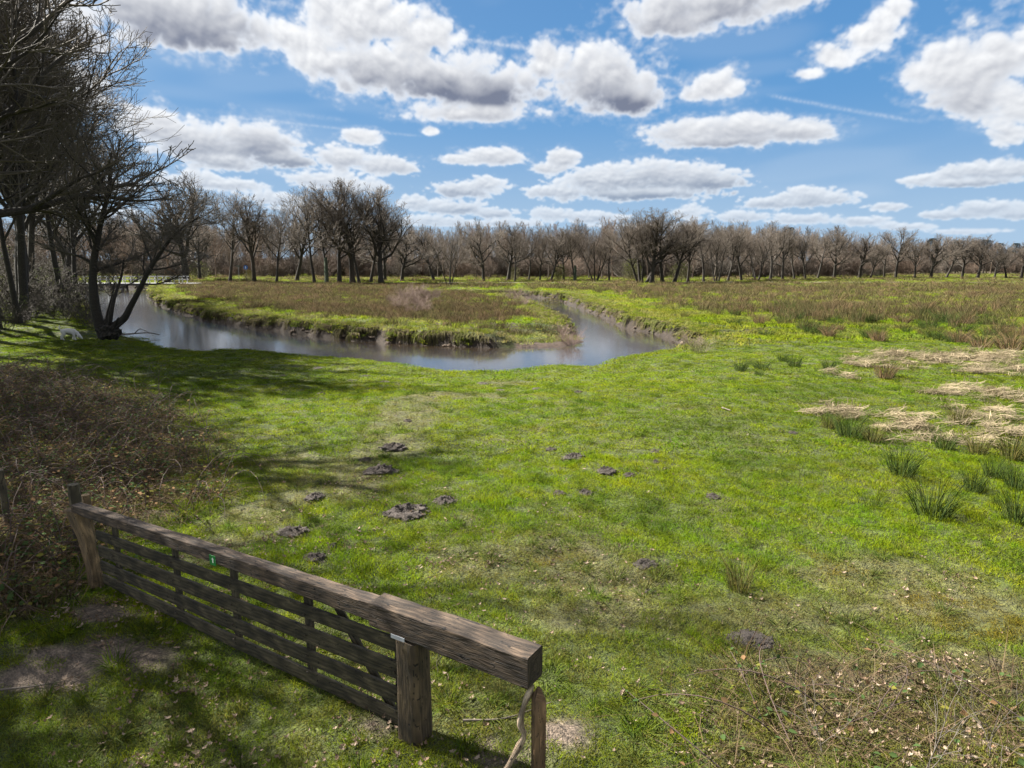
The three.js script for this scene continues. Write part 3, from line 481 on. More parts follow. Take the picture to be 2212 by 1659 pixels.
// the alder that leans out over the water: stems traced where they stand, 38 m away
{
  const D = 38, at = (u, v, dz = 0) => { const [x, y, z] = ray(u, v), k = (D + dz) / -z; return v3(x * k, EYE + y * k, z * k); };
  const R = rng(808), g = new THREE.Group(), base = at(238, 722);
  const o = { min: 0.008, split: 0.05, lev: [{}, { n: 6, wob: 0.45, up: 0.06, taper: 0.25, kids: 7, from: 0.2, angle: [0.9, 0.5], rad: 0.5, len: 0.5, tail: 0.5 }, { n: 5, wob: 0.5, up: 0.03, taper: 0.3, kids: 6, from: 0.12, angle: [0.9, 0.5], rad: 0.55, len: 0.55, tail: 0.5 }, { n: 3, wob: 0.5, up: 0.02, taper: 0.4, kids: 5, from: 0.1, angle: [0.85, 0.5], rad: 0.6, len: 0.6, tail: 0.6 }, { n: 2, wob: 0.5, up: 0.02, taper: 0.5 }] };
  const wood = new Buf(), crown = new Buf();
  const stem = (list, r0, r1, kids, from, len) => {
    const curve = new THREE.CatmullRomCurve3(list), n = list.length * 4, pts = curve.getPoints(n), rad = pts.map((_, k) => lerp(r0, r1, Math.pow(k / n, 0.8)));
    const stemBuf = new Buf(); tube(stemBuf, pts, rad, 9, 0.9);
    part('stem', stemBuf.geo(), BARK.dark, g);
    for (let k = 0; k < kids; k++) {
      const t = lerp(from, 1, (k + R() * 0.5) / (kids - 0.5)), i = Math.min(n - 1, Math.floor(t * n)), p = pts[i], T = curve.getTangent(Math.min(1, t)), a = R() * 6.28, s = v3(Math.cos(a), 0.25, Math.sin(a)); s.addScaledVector(T, -s.dot(T)).normalize();
      const d = T.clone().multiplyScalar(0.6).addScaledVector(s, 0.85).normalize();
      grow(o, R, wood, crown, p, d, rad[i] * 0.5, len * (0.7 + 0.5 * R()), 1);
    }
  };
  stem([at(226, 728), at(212, 690), at(203, 640), at(201, 590, 0.2), at(208, 530, 0.4), at(222, 465, 0.5), at(236, 405, 0.6), at(240, 330, 0.8)], 0.34, 0.07, 18, 0.45, 3.6);
  stem([at(228, 724), at(247, 704), at(268, 688, -0.3), at(281, 664, -0.5), at(298, 632, -0.7), at(320, 588, -0.9), at(350, 541, -1), at(386, 498, -1.2), at(430, 468, -1.4)], 0.26, 0.05, 15, 0.55, 2.6);
  stem([at(232, 722), at(238, 690), at(243, 660), at(252, 628, 0.3), at(262, 598, 0.6), at(268, 560, 0.8)], 0.17, 0.04, 6, 0.6, 1.6);
  stem([at(228, 716), at(232, 680, 0.5), at(241, 645, 0.8), at(248, 610, 1)], 0.12, 0.04, 4, 0.6, 1.4);
  part('branches', wood.geo(), BARK.dark, g); part('crown', crown.geo(), TWIG.dark, g);
  for (const [u, v, u2, v2] of [[246, 706, 256, 686], [252, 708, 268, 696], [236, 700, 240, 676], [250, 716, 262, 712]]) { const b = new Buf(), a = at(u, v, -0.25), e = at(u2, v2, -0.4); tube(b, [a, a.clone().lerp(e, 0.6), e], [0.09, 0.07, 0.03], 6, 0.8); part('stub', b.geo(), BARK.dark, g); }
  const stool = new THREE.IcosahedronGeometry(1, 4), P = stool.attributes.position;
  for (let i = 0; i < P.count; i++) { const x = P.getX(i), y = P.getY(i), z = P.getZ(i), q = 1 + 0.28 * n3(x * 1.6, y * 1.6, z * 1.6) + 0.1 * n3(x * 5, y * 5, z * 5); P.setXYZ(i, x * q * 0.6, y * q * 0.55, z * q * 0.5); }
  stool.computeVertexNormals(); { const c = new Float32Array(P.count * 3).fill(0.8); stool.setAttribute('color', new THREE.BufferAttribute(c, 3)); }
  stool.translate(base.x - 0.05, base.y + 0.22, base.z);
  part('stool', stool, BARK.dark, g);
  top('alder_tree', g, 'many-stemmed dark alder on the bank with one stem leaning over the water', 'tree');
}
stamp('trees done');
// ------------------------------------------------------------------ grass, rushes, litter, brambles
const leafy = (through = 0.4, rough = 1) => new THREE.MeshPhysicalMaterial({ color: 0xffffff, vertexColors: true, roughness: rough, transmission: through, thickness: 0, side: THREE.DoubleSide, specularIntensity: 0.05 });
const GRASS = leafy(0.5), RUSH = leafy(0.12), STRAW = leafy(0.25), LEAF = leafy(0.15), GREENLEAF = leafy(0.3, 0.75);
// a patch of blades; each blade is a bent strip; colours are per blade
function blades(seed, n, radius, h0, h1, w, lean, bend, palette, curl = 0) {
  const R = rng(seed), b = new Buf();
  for (let k = 0; k < n; k++) {
    const a = R() * 6.28, q = Math.sqrt(R()) * radius, x = Math.cos(a) * q, z = Math.sin(a) * q, h = lerp(h0, h1, R()), yaw = R() * 6.28, out = lean * (0.3 + R()) , dirA = radius > 0.02 && curl ? a + (R() - 0.5) * 1.2 : R() * 6.28;
    const dx = Math.cos(dirA), dz = Math.sin(dirA), wx = Math.cos(yaw) * w * (0.7 + 0.6 * R()) / 2, wz = Math.sin(yaw) * w / 2, c = palette[Math.floor(R() * palette.length)], t = 0.8 + 0.4 * R(), col = [c[0] * t, c[1] * t, c[2] * t];
    const e = [[0, -0.02, 1], [0.45, 0.5, 0.85], [1, 1, 0.12]].map(([s, y, ww]) => { const o = (out * s + bend * s * s * (0.5 + R())) * h; return [x + dx * o, y * h * (s === 1 ? 1 - Math.min(0.75, (out + bend) * 0.35) : 1 - Math.min(0.4, out * 0.2)), z + dz * o, ww]; });
    const nx = -wz * 0.6, nz = wx * 0.6, nl = Math.hypot(nx, 0.5 * w, nz) || 1, N = [nx / nl, 0.5 * w / nl, nz / nl], id = [];
    for (const [X, Y, Z, ww] of e) { id.push(b.v(X - wx * ww, Y, Z - wz * ww, ...N, ...col), b.v(X + wx * ww, Y, Z + wz * ww, ...N, ...col)); }
    b.t(id[0], id[1], id[2]); b.t(id[1], id[3], id[2]); b.t(id[2], id[3], id[4]); b.t(id[3], id[5], id[4]);
  }
  return b.geo();
}
const M4 = new THREE.Matrix4(), QT = new THREE.Quaternion(), EU = new THREE.Euler(), CL = new THREE.Color();
function scatter(name, geo, mat, list, label, cat) {       // list: x, y, z, yaw, sx, sy, colour, tiltX, tiltZ
  const im = new THREE.InstancedMesh(geo, mat, list.length);
  list.forEach((s, i) => { M4.compose(v3(s[0], s[1], s[2]), QT.setFromEuler(EU.set(s[7] ?? 0, s[3], s[8] ?? 0)), v3(s[4], s[5], s[4])); im.setMatrixAt(i, M4); im.setColorAt(i, CL.setRGB(...s[6])); });
  return top(name, im, label, cat, null, 'stuff');
}
const tone = (c, k) => [c[0] * k, c[1] * k, c[2] * k];
const mix3 = (a, b, t) => [lerp(a[0], b[0], t), lerp(a[1], b[1], t), lerp(a[2], b[2], t)];
const inView = (x, z, m = 1.5) => z < -2.5 && Math.abs(x) < 0.8 * -z * 1.02 + m;
const LUSH = [0.118, 0.218, 0.008], YELLOW = [0.23, 0.275, 0.01], DRY = [0.21, 0.185, 0.085], DEEP = [0.055, 0.098, 0.016], MOSS = [0.19, 0.155, 0.02], STRAWC = [0.27, 0.225, 0.155];
const pal = [[1, 1, 1], [1.15, 1.05, 0.9], [0.82, 0.95, 1], [1, 1, 1], [1.3, 1.14, 1]];
const mossSpots = [[2150, 1360, 150, 40], [2050, 1300, 120, 25], [1820, 1225, 70, 14], [1180, 1210, 60, 15], [1760, 1195, 40, 12]].map(([u, v, a, b]) => { const p = G(u, v), q = G(u + a, v), r = G(u, v - b), s = G(u, v + b); return [p[0], p[1], q[0] - p[0], Math.abs(r[1] - s[1]) / 2]; });
const deepSpots = [[1550, 930, 260, 60], [1650, 1000, 200, 40], [1350, 1100, 250, 60], [900, 1000, 200, 30], [900, 1080, 180, 40], [700, 1130, 130, 40], [500, 800, 250, 30], [1750, 850, 200, 30], [1000, 1110, 100, 40]].map(([u, v, a, b]) => { const p = G(u, v), q = G(u + a, v), r = G(u, v - b), s = G(u, v + b); return [p[0], p[1], q[0] - p[0], Math.abs(r[1] - s[1]) / 2]; });
function meadowTone(x, z, R) {
  let c = mix3(LUSH, YELLOW, clamp(0.52 + 0.5 * fbm(x * 0.22, z * 0.22, 3) + 0.35 * n2(x * 1.3, z * 1.3) + (R() - 0.5) * 0.5, 0, 1));
  c = mix3(c, DEEP, sstep(-0.25, 0.9, spot(deepSpots, x, z) + 0.5 * n2b(x * 0.8, z * 0.8)) * 0.5);
  c = mix3(c, DRY, clamp(wornAt(x, z) * 0.75 * (0.3 + R()) + (R() < 0.06 ? 0.5 : 0), 0, 0.9));
  c = mix3(c, mix3(DRY, [0.12, 0.085, 0.045], R() * R()), sstep(-0.3, 0.7, spot(thatchSpots, x, z) + 0.4 * n2b(x * 1.1, z * 1.1) + 0.3 * n2(x * 3.3, z * 3.3)) * 0.75 * R());
  c = mix3(c, MOSS, sstep(-0.1, 0.6, spot(mossSpots, x, z) + 0.25 * n2(x * 2, z * 2)) * 0.9);
  const t = 0.82 + 0.36 * R();
  return [c[0] * t, c[1] * t, c[2] * t];
}
// mole hills: placed first so that no grass grows through them
const mounds = [[850, 968, 26], [822, 1021, 34], [790, 993, 15], [680, 1079, 20], [635, 1149, 36], [880, 1109, 48], [960, 1081, 26], [680, 1207, 26], [720, 1179, 14], [1240, 993, 24], [1190, 974, 12], [1310, 1023, 20], [1360, 1031, 13], [1208, 1067, 13], [1265, 1066, 18], [1415, 981, 12], [1440, 1016, 9], [1418, 1001, 10], [1540, 1076, 16], [1420, 1081, 8], [1395, 1218, 25], [1405, 1277, 13], [1250, 844, 12], [1080, 833, 11], [1042, 811, 13], [685, 778, 10], [573, 813, 9], [610, 803, 9], [650, 837, 9], [695, 850, 10], [755, 812, 9], [790, 794, 9], [830, 813, 12], [652, 916, 8], [880, 909, 10], [560, 788, 8], [860, 818, 10], [1460, 1170, 9], [1620, 1388, 44], [1160, 832, 9], [1712, 937, 10], [1690, 934, 7]].map(([u, v, r]) => { const p = G(u, v), q = G(u + r, v); return [p[0], p[1], q[0] - p[0]]; });
const onMound = (x, z) => { for (const [a, b, r] of mounds) if ((x - a) ** 2 + (z - b) ** 2 < r * r * 0.6) return true; return false; };
// rush tussocks that stand apart: u, v of the foot, width and height in photo pixels
const rushSpots = [[1945, 1030, 100, 72, 0], [2012, 1112, 130, 82, 0], [1880, 1085, 86, 56, 0.35], [2100, 1062, 66, 60, 0.1], [2146, 1036, 56, 52, 0.1], [2192, 1062, 60, 62, 0.1], [2196, 1128, 90, 76, 0.1], [1598, 1272, 96, 92, 0.7], [1912, 815, 66, 45, 0.6], [1790, 797, 46, 30, 0.2], [1716, 788, 50, 34, 0.1], [1690, 775, 36, 22, 0.2], [1600, 792, 50, 30, 0.1], [1645, 792, 60, 26, 0.1], [1835, 943, 90, 60, 0.3], [1790, 925, 60, 44, 0.4], [1885, 950, 70, 44, 0.4], [2040, 970, 60, 40, 0.3], [2110, 980, 60, 44, 0.4], [2185, 990, 80, 64, 0.4], [1640, 808, 30, 18, 0.1], [1900, 726, 40, 18, 0.4], [2070, 738, 60, 32, 0.6], [2120, 752, 70, 30, 0.6], [2180, 756, 80, 34, 0.6], [1740, 716, 40, 24, 0.6], [1690, 706, 36, 20, 0.5], [1810, 716, 40, 22, 0.6], [1520, 712, 26, 16, 0.3], [1480, 690, 30, 20, 0.5], [1650, 700, 40, 20, 0.6], [2070, 915, 60, 50, 0.4]];

{
  const R = rng(900), sets = { near: [[], [], []], mid: [[], []], far: [[], []], long: [] };
  for (const [d0, d1, step] of [[2.6, 8, 0.115], [8, 14, 0.15], [14, 24, 0.21], [24, 40, 0.34], [40, 62, 0.6]]) {
    for (let d = d0; d < d1; d += step) for (let x = -0.82 * d - 1.5; x < 0.82 * d + 1.5; x += step) {
      const X = x + (R() - 0.5) * step * 1.4, Z = -(d + (R() - 0.5) * step * 1.4), a = R() * 6.28;
      if (sandAt(X, Z) > 0.3 + 0.7 * R() || onMound(X, Z)) continue;
      const rv = toRiver(X, Z); if (rv[0] < 0.12) continue;
      if (d > 38 && rv[1] > 0.6 && rv[0] < 0.7) continue;
      if (onPen(X, Z)) continue;
      const br = d < 30 && inBramble(X, Z), sc = d < 8 && inScrub(X, Z);
      if (br && R() < 0.25) continue;
      const w = wornAt(X, Z);
      if (R() < w * 0.12) continue;
      const tall = (1 - 0.5 * w) * (0.75 + 0.5 * R()) * (0.8 + 0.8 * Math.max(0, n2b(X * 0.55, Z * 0.55)) ** 2 + 0.35 * Math.max(0, n2(X * 1.9, Z * 1.9))) * (d > 14 ? 0.9 : 1.05) * (sc ? 1.3 : 1);
      let c = meadowTone(X, Z, R); if (sc || br) c = mix3(c, DRY, 0.3 + 0.5 * R());
      const s = step / 0.13, y = height(X, Z, rv);
      const e = [X, y - 0.005, Z, a, s, Math.min(s, 1.1) * tall * (rv[0] < 1.2 && rv[1] < 0.6 ? 1.5 : 1), c];
      if (d < 14) sets.near[Math.floor(R() * 3)].push(e); else sets.mid[Math.floor(R() * 2)].push(e);
      if (R() < (d < 14 ? 0.04 : 0.09) * (n2(X * 0.6, Z * 0.6) > 0.1 ? 1.6 : 0.3)) sets.long.push([X, y, Z, R() * 6.28, (0.7 + R() * 0.9) * Math.max(1, step / 0.22), (0.6 + R() * 0.9), mix3(c, DEEP, 0.7)]);
    }
  }
  [921, 922, 923].forEach((s, k) => scatter('meadow_grass', blades(s, 72, 0.13, 0.03, 0.085, 0.0058, 0.55, 0.5, pal), GRASS, sets.near[k], ['short green meadow grass around the wooden gate', 'thick green sward of the near meadow', 'close grazed grass of the near meadow'][k], 'grass'));
  [931, 932].forEach((s, k) => scatter('meadow_grass', blades(s, 48, 0.14, 0.03, 0.08, 0.0085, 0.55, 0.5, pal), GRASS, sets.mid[k], ['bright green grass sloping down to the river bend', 'green meadow sward between the mole hills and the river'][k], 'grass'));
  scatter('grass_tuft', blades(941, 60, 0.07, 0.07, 0.17, 0.006, 0.8, 0.7, pal, 1), GRASS, sets.long, 'darker tufts of longer grass dotted over the meadow', 'grass');
}
// far fields: grass and rush as masses
{
  const R = rng(1000), far = [[], []], rush = [], pale = [];
  const BROWN = [0.104, 0.08, 0.05], OLIVE = [0.066, 0.07, 0.03], REED = [0.27, 0.22, 0.145];
  for (const [d0, d1, step] of [[36, 62, 0.62], [62, 100, 0.95], [100, 150, 1.5], [150, 215, 2.6]]) {
    for (let d = d0; d < d1; d += step) for (let x = -0.82 * d - 2; x < 0.82 * d + 2; x += step) {
      const X = x + (R() - 0.5) * step * 1.3, Z = -(d + (R() - 0.5) * step * 1.3), rv = toRiver(X, Z);
      if (rv[0] < 0.5) continue;
      if (Math.abs(Z + 128 + 1.5 * Math.sin(X * 0.05) + 0.03 * X) < 1.8) continue;
      const pen = onPen(X, Z), right = !pen && (X > 9 || d > 95), y = height(X, Z, rv);
      if (d < 62 && !pen && !right) continue;
      let rushy;
      if (pen) rushy = sstep(1.8, 6.5, rv[0] + 2 * n2(X * 0.2, Z * 0.2)) * (1 - 0.8 * sstep(14, 19, X + 3 * n2(X * 0.1, Z * 0.1)) ) * 0.97;
      else {
        // the rush field begins about 44 m away on the right and thickens
        const line = 41 + 3 * n2(X * 0.12, 3) + Math.max(0, 24 - X) * 0.9 + Math.max(0, X - 27) * 0.5;
        rushy = sstep(line - 2, line + 6, d + 3 * n2(X * 0.2, Z * 0.2)) * sstep(4, 9, rv[0] + 2 * n2(X * 0.3, Z * 0.3)) * (0.9 + 0.5 * fbm(X * 0.06, Z * 0.11, 3));
        if (d > 118) rushy *= 0.35;
        if (X > 40) rushy *= 0.8 + 0.4 * n2(X * 0.05, Z * 0.12);
      }
      const yel = !pen && rv[0] < 8 && X > 8 && d < 80 ? sstep(9, 3, rv[0]) * sstep(0, 0.4, n2(X * 0.25, Z * 0.14) + 0.3) : 0;
      let c = mix3(mix3(LUSH, YELLOW, clamp(0.5 + 0.6 * fbm(X * 0.1, Z * 0.1, 3), 0, 1)), DRY, clamp(0.25 + 0.5 * n2b(X * 0.16, Z * 0.16), 0, 0.7));
      c = mix3(c, [0.22, 0.225, 0.022], yel * 0.5);
      if (rv[0] < 2.6) c = mix3(c, DRY, 0.35 + 0.3 * R());
      const t = 0.8 + 0.4 * R(); c = [c[0] * t, c[1] * t, c[2] * t];
      const s = step / 0.32;
      far[Math.floor(R() * 2)].push([X, y, Z, R() * 6.28, s, Math.min(1.3, s * 0.6) * (0.8 + 0.8 * R()), c]);
      const clump = pen ? 1 : sstep(-0.15, 0.3, n2(X * 0.35, Z * 0.3) + 0.5 * n2b(X * 0.08, Z * 0.16) + (d > 85 ? 0.3 : 0));
      if (R() < rushy * clump) {
        let rc = mix3(BROWN, OLIVE, clamp((pen ? 0.32 : 0.5) + 0.5 * n2(X * 0.13, Z * 0.13) + (R() - 0.5) * 0.6, 0, 1));
        if (pen) rc = tone(rc, 0.72); const q = 0.75 + 0.5 * R(); rc = rc.map((v) => v * q);
        rush.push([X + (R() - 0.5) * step, y - 0.03, Z, R() * 6.28, Math.max(1, step / 0.8) * (0.9 + 0.6 * R()), (0.75 + 0.6 * R()) * (pen ? 0.85 : 1.1), rc]);
      }
      if (!pen && d > 75 && X > 25 && n2(X * 0.03, Z * 0.16 + 7) > 0.45 && R() < 0.7) pale.push([X, y, Z, R() * 6.28, Math.max(1, step / 0.9), 0.7 + 0.5 * R(), tone(REED, 0.8 + 0.4 * R())]);
      if (pen && rv[0] < 2.4 && R() < 0.5) pale.push([X, y, Z, R() * 6.28, 0.9, 0.6 + 0.4 * R(), tone(REED, 0.5 + 0.4 * R())]);
    }
  }
  [1011, 1012].forEach((s, k) => scatter('far_grass', blades(s, 40, 0.3, 0.06, 0.17, 0.022, 0.6, 0.5, pal), GRASS, far[k], ['rough green grass of the fields across the river', 'coarse grass growing between the rushes'][k], 'grass'));
  const rushGeo = blades(1021, 70, 0.3, 0.35, 0.75, 0.013, 0.35, 0.2, [[1, 1, 1], [1.25, 1.05, 0.9], [0.75, 0.85, 0.8], [1.5, 1.3, 1.2]], 1);
  // the tussocks that show largest are objects of their own
  const open = rush.filter((s) => s[0] > 8 && s[2] > -66 && inView(s[0], s[2], 0)).sort((a, b) => a[2] === b[2] ? 0 : b[2] - a[2]).slice(0, 230);
  const own = new Set(open);
  scatter('rush_bed', rushGeo, RUSH, rush.filter((s) => !own.has(s)), 'brown and olive rushes covering the peninsula and the wet field', 'rushes');
  scatter('pale_sedge', blades(1031, 60, 0.35, 0.2, 0.5, 0.014, 0.9, 0.8, [[1, 1, 1], [1.15, 1.1, 1], [0.75, 0.7, 0.65]], 1), STRAW, pale, 'bleached sedge in streaks across the fields', 'sedge');
  const mats = [BROWN, mix3(BROWN, OLIVE, 0.5), OLIVE, mix3(OLIVE, DEEP, 0.4)].map((c) => { const m = RUSH.clone(); m.color.setRGB(...c); return m; });
  open.forEach((s, i) => {
    const m = new THREE.Mesh(rushGeo, mats[Math.floor(R() * 3)]); m.position.set(s[0], s[1], s[2]); m.rotation.y = s[3]; m.scale.set(s[4] * 0.9, s[5] * 1.25, s[4] * 0.9);
    top('rush_tussock', m, 'knee-high brown and olive rush tussock along the front of the wet field', 'rush tussock', 'rush tussocks at the front of the wet field');
  });
  const big = blades(1041, 260, 0.2, 0.32, 0.72, 0.0065, 0.5, 0.2, [[1, 1, 1], [1.2, 1.1, 0.8], [0.7, 0.8, 0.8], [1.6, 1.3, 1.1]], 1), sparse = blades(1042, 60, 0.22, 0.3, 0.7, 0.007, 0.4, 0.2, [[1, 1, 1], [1.3, 1.1, 0.8], [1.8, 1.4, 1.1]], 1);
  const dark = RUSH.clone(); dark.color.setRGB(0.036, 0.058, 0.017); const mixed = RUSH.clone(); mixed.color.setRGB(0.08, 0.082, 0.03);
  const own2 = { 0: 'thick dark green rush tussock standing alone in the grass', 1: 'wide dark green rush tussock with a straw skirt in the grass', 2: 'thin sparse rush tussock in the grass beside a wide one', 7: 'shaggy yellowish rush tussock with bent straw in the worn grass', 8: 'brown rush tussock leaning over in the flattened straw' };
  for (let k = 0; k < 70; k++) { const u = 1470 + 760 * Math.sqrt(R()), v = 676 + 85 * Math.pow(R(), 0.9) * (0.4 + 0.6 * (u - 1470) / 760); rushSpots.push([u, v, 26 + 38 * R(), 14 + 18 * R(), R() < 0.55 ? 0.2 : 0.4 + 0.4 * R()]); }
  rushSpots.forEach(([u, v, w, h, br], i) => {
    const [x, z] = G(u, v), px = Math.hypot(x, z, EYE) / FOC * W / 2212, m = new THREE.Mesh(br === 0.35 ? sparse : big, br > 0.35 ? (br > 0.55 && i !== 7 ? mats[0] : mixed) : dark);
    m.position.set(x, height(x, z) - 0.02, z); m.rotation.y = R() * 6.28; m.scale.set(w * px / 0.95, h * px / 0.6, w * px / 0.95);
    top('rush_tussock', m, own2[i] ?? (v > 890 ? 'dark green rush tussock at the edge of the straw patches' : 'small rush tussock scattered in the grass before the wet field'), 'rush tussock', own2[i] ? null : (v > 890 ? 'rush tussocks by the straw patches' : 'scattered rush tussocks'));
  });
}
// flattened straw on the right
{
  const R = rng(1100), list = [], stand = [], st = [[1880, 905, 130, 30], [1800, 888, 60, 18], [1960, 925, 70, 18], [2120, 775, 260, 16], [1990, 775, 130, 14], [1880, 790, 80, 12], [2130, 800, 130, 16], [2100, 855, 120, 14], [2030, 850, 60, 8], [2170, 905, 110, 34], [2140, 945, 90, 24], [2080, 960, 70, 12], [2000, 945, 90, 8], [1810, 815, 30, 8], [2212, 870, 60, 60]];
  for (const [u, v, ru, rv] of st) {
    const [x, z] = G(u, v), [x1] = G(u + ru, v), [, z1] = G(u, v - rv), [, z2] = G(u, v + rv), a = x1 - x, b = Math.abs(z1 - z2) / 2, n = Math.round(a * b * 17);
    for (let k = 0; k < n; k++) { const t = R() * 6.28, q = Math.min(1.6, Math.sqrt(-2 * Math.log(1 - R() * 0.98)) * 0.55), X = x + Math.cos(t) * q * a, Z = z + Math.sin(t) * q * b; if (n2(X * 0.8, Z * 0.8) + 0.6 * n2b(X * 2.2, Z * 2.2) + R() * 0.9 - q * q * 0.6 < 0.05) continue; if (R() < 0.65) { stand.push([X, height(X, Z), Z, R() * 6.28, 0.7 + R() * 0.8, 0.5 + R() * 0.8, tone(STRAWC, 0.6 + 0.6 * R())]); } list.push([X, height(X, Z) - 0.015, Z, R() * 6.28, 0.7 + R() * 0.8, 0.6 + 1.3 * R(), tone(STRAWC, 0.7 + 0.6 * R())]); }
  }
  const b = new Buf(), Q = rng(1101);
  for (let k = 0; k < 26; k++) {
    const a = (Q() - 0.5) * 1.6 + (Q() < 0.25 ? 1.6 : 0), L = 0.22 + 0.3 * Q(), x = (Q() - 0.5) * 0.4, z = (Q() - 0.5) * 0.4, y = 0.02 + 0.1 * Q(), y2 = y + (Q() - 0.35) * 0.22, w = 0.003 + 0.004 * Q(), t = 0.7 + 0.5 * Q(), cx = Math.cos(a), cz = Math.sin(a);
    const p = [[-0.5, y], [0, y + 0.05 * Q()], [0.5, Math.max(0.01, y2)]].map(([s, Y]) => [x + cx * L * s, Y, z + cz * L * s]), id = [];
    for (const [X, Y, Z] of p) id.push(b.v(X - cz * w, Y, Z + cx * w, 0, 1, 0, t, t * 0.98, t * 0.92), b.v(X + cz * w, Y + 0.004, Z - cx * w, 0, 1, 0, t, t * 0.98, t * 0.92));
    b.t(id[0], id[2], id[1]); b.t(id[1], id[2], id[3]); b.t(id[2], id[4], id[3]); b.t(id[3], id[4], id[5]);
  }
  scatter('straw_stubble', blades(1102, 30, 0.2, 0.12, 0.4, 0.006, 0.9, 0.8, [[1, 1, 1], [1.2, 1.18, 1.1], [0.7, 0.66, 0.6], [0.5, 0.62, 0.3]], 1), STRAW, stand, 'bent pale straw stems standing in the flattened patches', 'straw');
  scatter('flattened_straw', faceUp(b.geo()), STRAW, list, 'pale flattened straw lying in patches by the rush tussocks', 'straw');
}
// the eroded far banks: overhanging dead grass, roots and green tufts
{
  const R = rng(1200), hang = [], tuft = [], clod = [];
  for (let i = 0; i < river.length; i++) {
    const a = river[i], b = river[(i + 1) % river.length], L = Math.hypot(b[0] - a[0], b[1] - a[1]), far = -a[1] > 70, n = Math.ceil(L * (far ? 5 : 8));
    if (a[2] < 0.55) continue;
    for (let k = 0; k < n; k++) {
      const t = R(), x = lerp(a[0], b[0], t), z = lerp(a[1], b[1], t), nx = -(b[1] - a[1]) / L, nz = (b[0] - a[0]) / L;
      const sgn = toRiver(x + nx * 0.5, z + nz * 0.5)[0] > 0 ? 1 : -1, off = 0.55 + R() * 0.5, X = x + nx * sgn * off, Z = z + nz * sgn * off, yaw = Math.atan2(-nx * sgn, -nz * sgn);
      const c = tone(STRAWC, 0.25 + 0.5 * R()), g2 = n2(X * 0.4, Z * 0.4);
      if (R() < 0.6 + 0.5 * n2(X * 0.3, Z * 0.3)) hang.push([X, height(X, Z) + 0.03, Z, yaw + (R() - 0.5) * 0.7, 0.6 + R() * 0.9, 0.35 + R() * 1.1, mix3(c, [0.09, 0.12, 0.025], g2 > -0.1 ? 0.9 * R() : 0.2)]);
      const o2 = 0.2 + R() * 1.9, X2 = x + nx * sgn * o2, Z2 = z + nz * sgn * o2;
      tuft.push([X2, height(X2, Z2), Z2, R() * 6.28, 0.9 + R() * 0.7, 0.8 + R() * 0.8, mix3(mix3(LUSH, YELLOW, R()), DRY, g2 < 0 ? 0.6 * R() : 0.15)]);
      if (R() < 0.12) { const o3 = 0.05 + 0.35 * R(), X3 = x + nx * sgn * o3, Z3 = z + nz * sgn * o3; clod.push([X3, height(X3, Z3), Z3, R() * 6.28, 0.4 + R() * 0.8, 0.3 + R() * 0.6, tone([0.1, 0.073, 0.052], 0.6 + 0.9 * R())]); }
    }
  }
  const b = new Buf(), Q = rng(1201);
  for (let k = 0; k < 34; k++) {   // strands that start on the lip and hang towards +z
    const x = (Q() - 0.5) * 0.5, w = 0.006 + 0.01 * Q(), r = 0.15 + 0.4 * Q(), dr = 0.15 + 0.5 * Q(), sx = (Q() - 0.5) * 0.3, t = 0.55 + 0.7 * Q(), id = [];
    for (const [s, y] of [[0, 0], [0.45, 0.07], [0.85, -dr * 0.35], [1, -dr]]) { const X = x + sx * s, Z = r * s; id.push(b.v(X - w, y, Z, 0, 0.6, 0.8, t, t * 0.96, t * 0.85), b.v(X + w, y, Z, 0, 0.6, 0.8, t, t * 0.96, t * 0.85)); }
    for (let j = 0; j < 6; j += 2) { b.t(id[j], id[j + 1], id[j + 2]); b.t(id[j + 1], id[j + 3], id[j + 2]); }
  }
  scatter('bank_overhang', faceUp(b.geo(), [0, 0.6, 0.8]), STRAW, hang, 'dead brown grass and roots hanging over the eroded river banks', 'bank grass');
  scatter('bank_grass', blades(1203, 40, 0.2, 0.08, 0.3, 0.014, 0.7, 0.6, pal, 1), GRASS, tuft, 'green and straw tufts along the lip of the river banks', 'bank grass');
  const ico = new THREE.IcosahedronGeometry(0.14, 2), P = ico.attributes.position;
  for (let i = 0; i < P.count; i++) { const x = P.getX(i), y = P.getY(i), z = P.getZ(i), q = 1 + 0.35 * n3(x * 14, y * 14, z * 14); P.setXYZ(i, x * q * 1.3, y * q * 0.8, z * q); }
  ico.computeVertexNormals();
  scatter('bank_clods', ico, new THREE.MeshStandardMaterial({ roughness: 0.9 }), clod, 'slumped clods of dark soil at the foot of the river banks', 'soil');
}
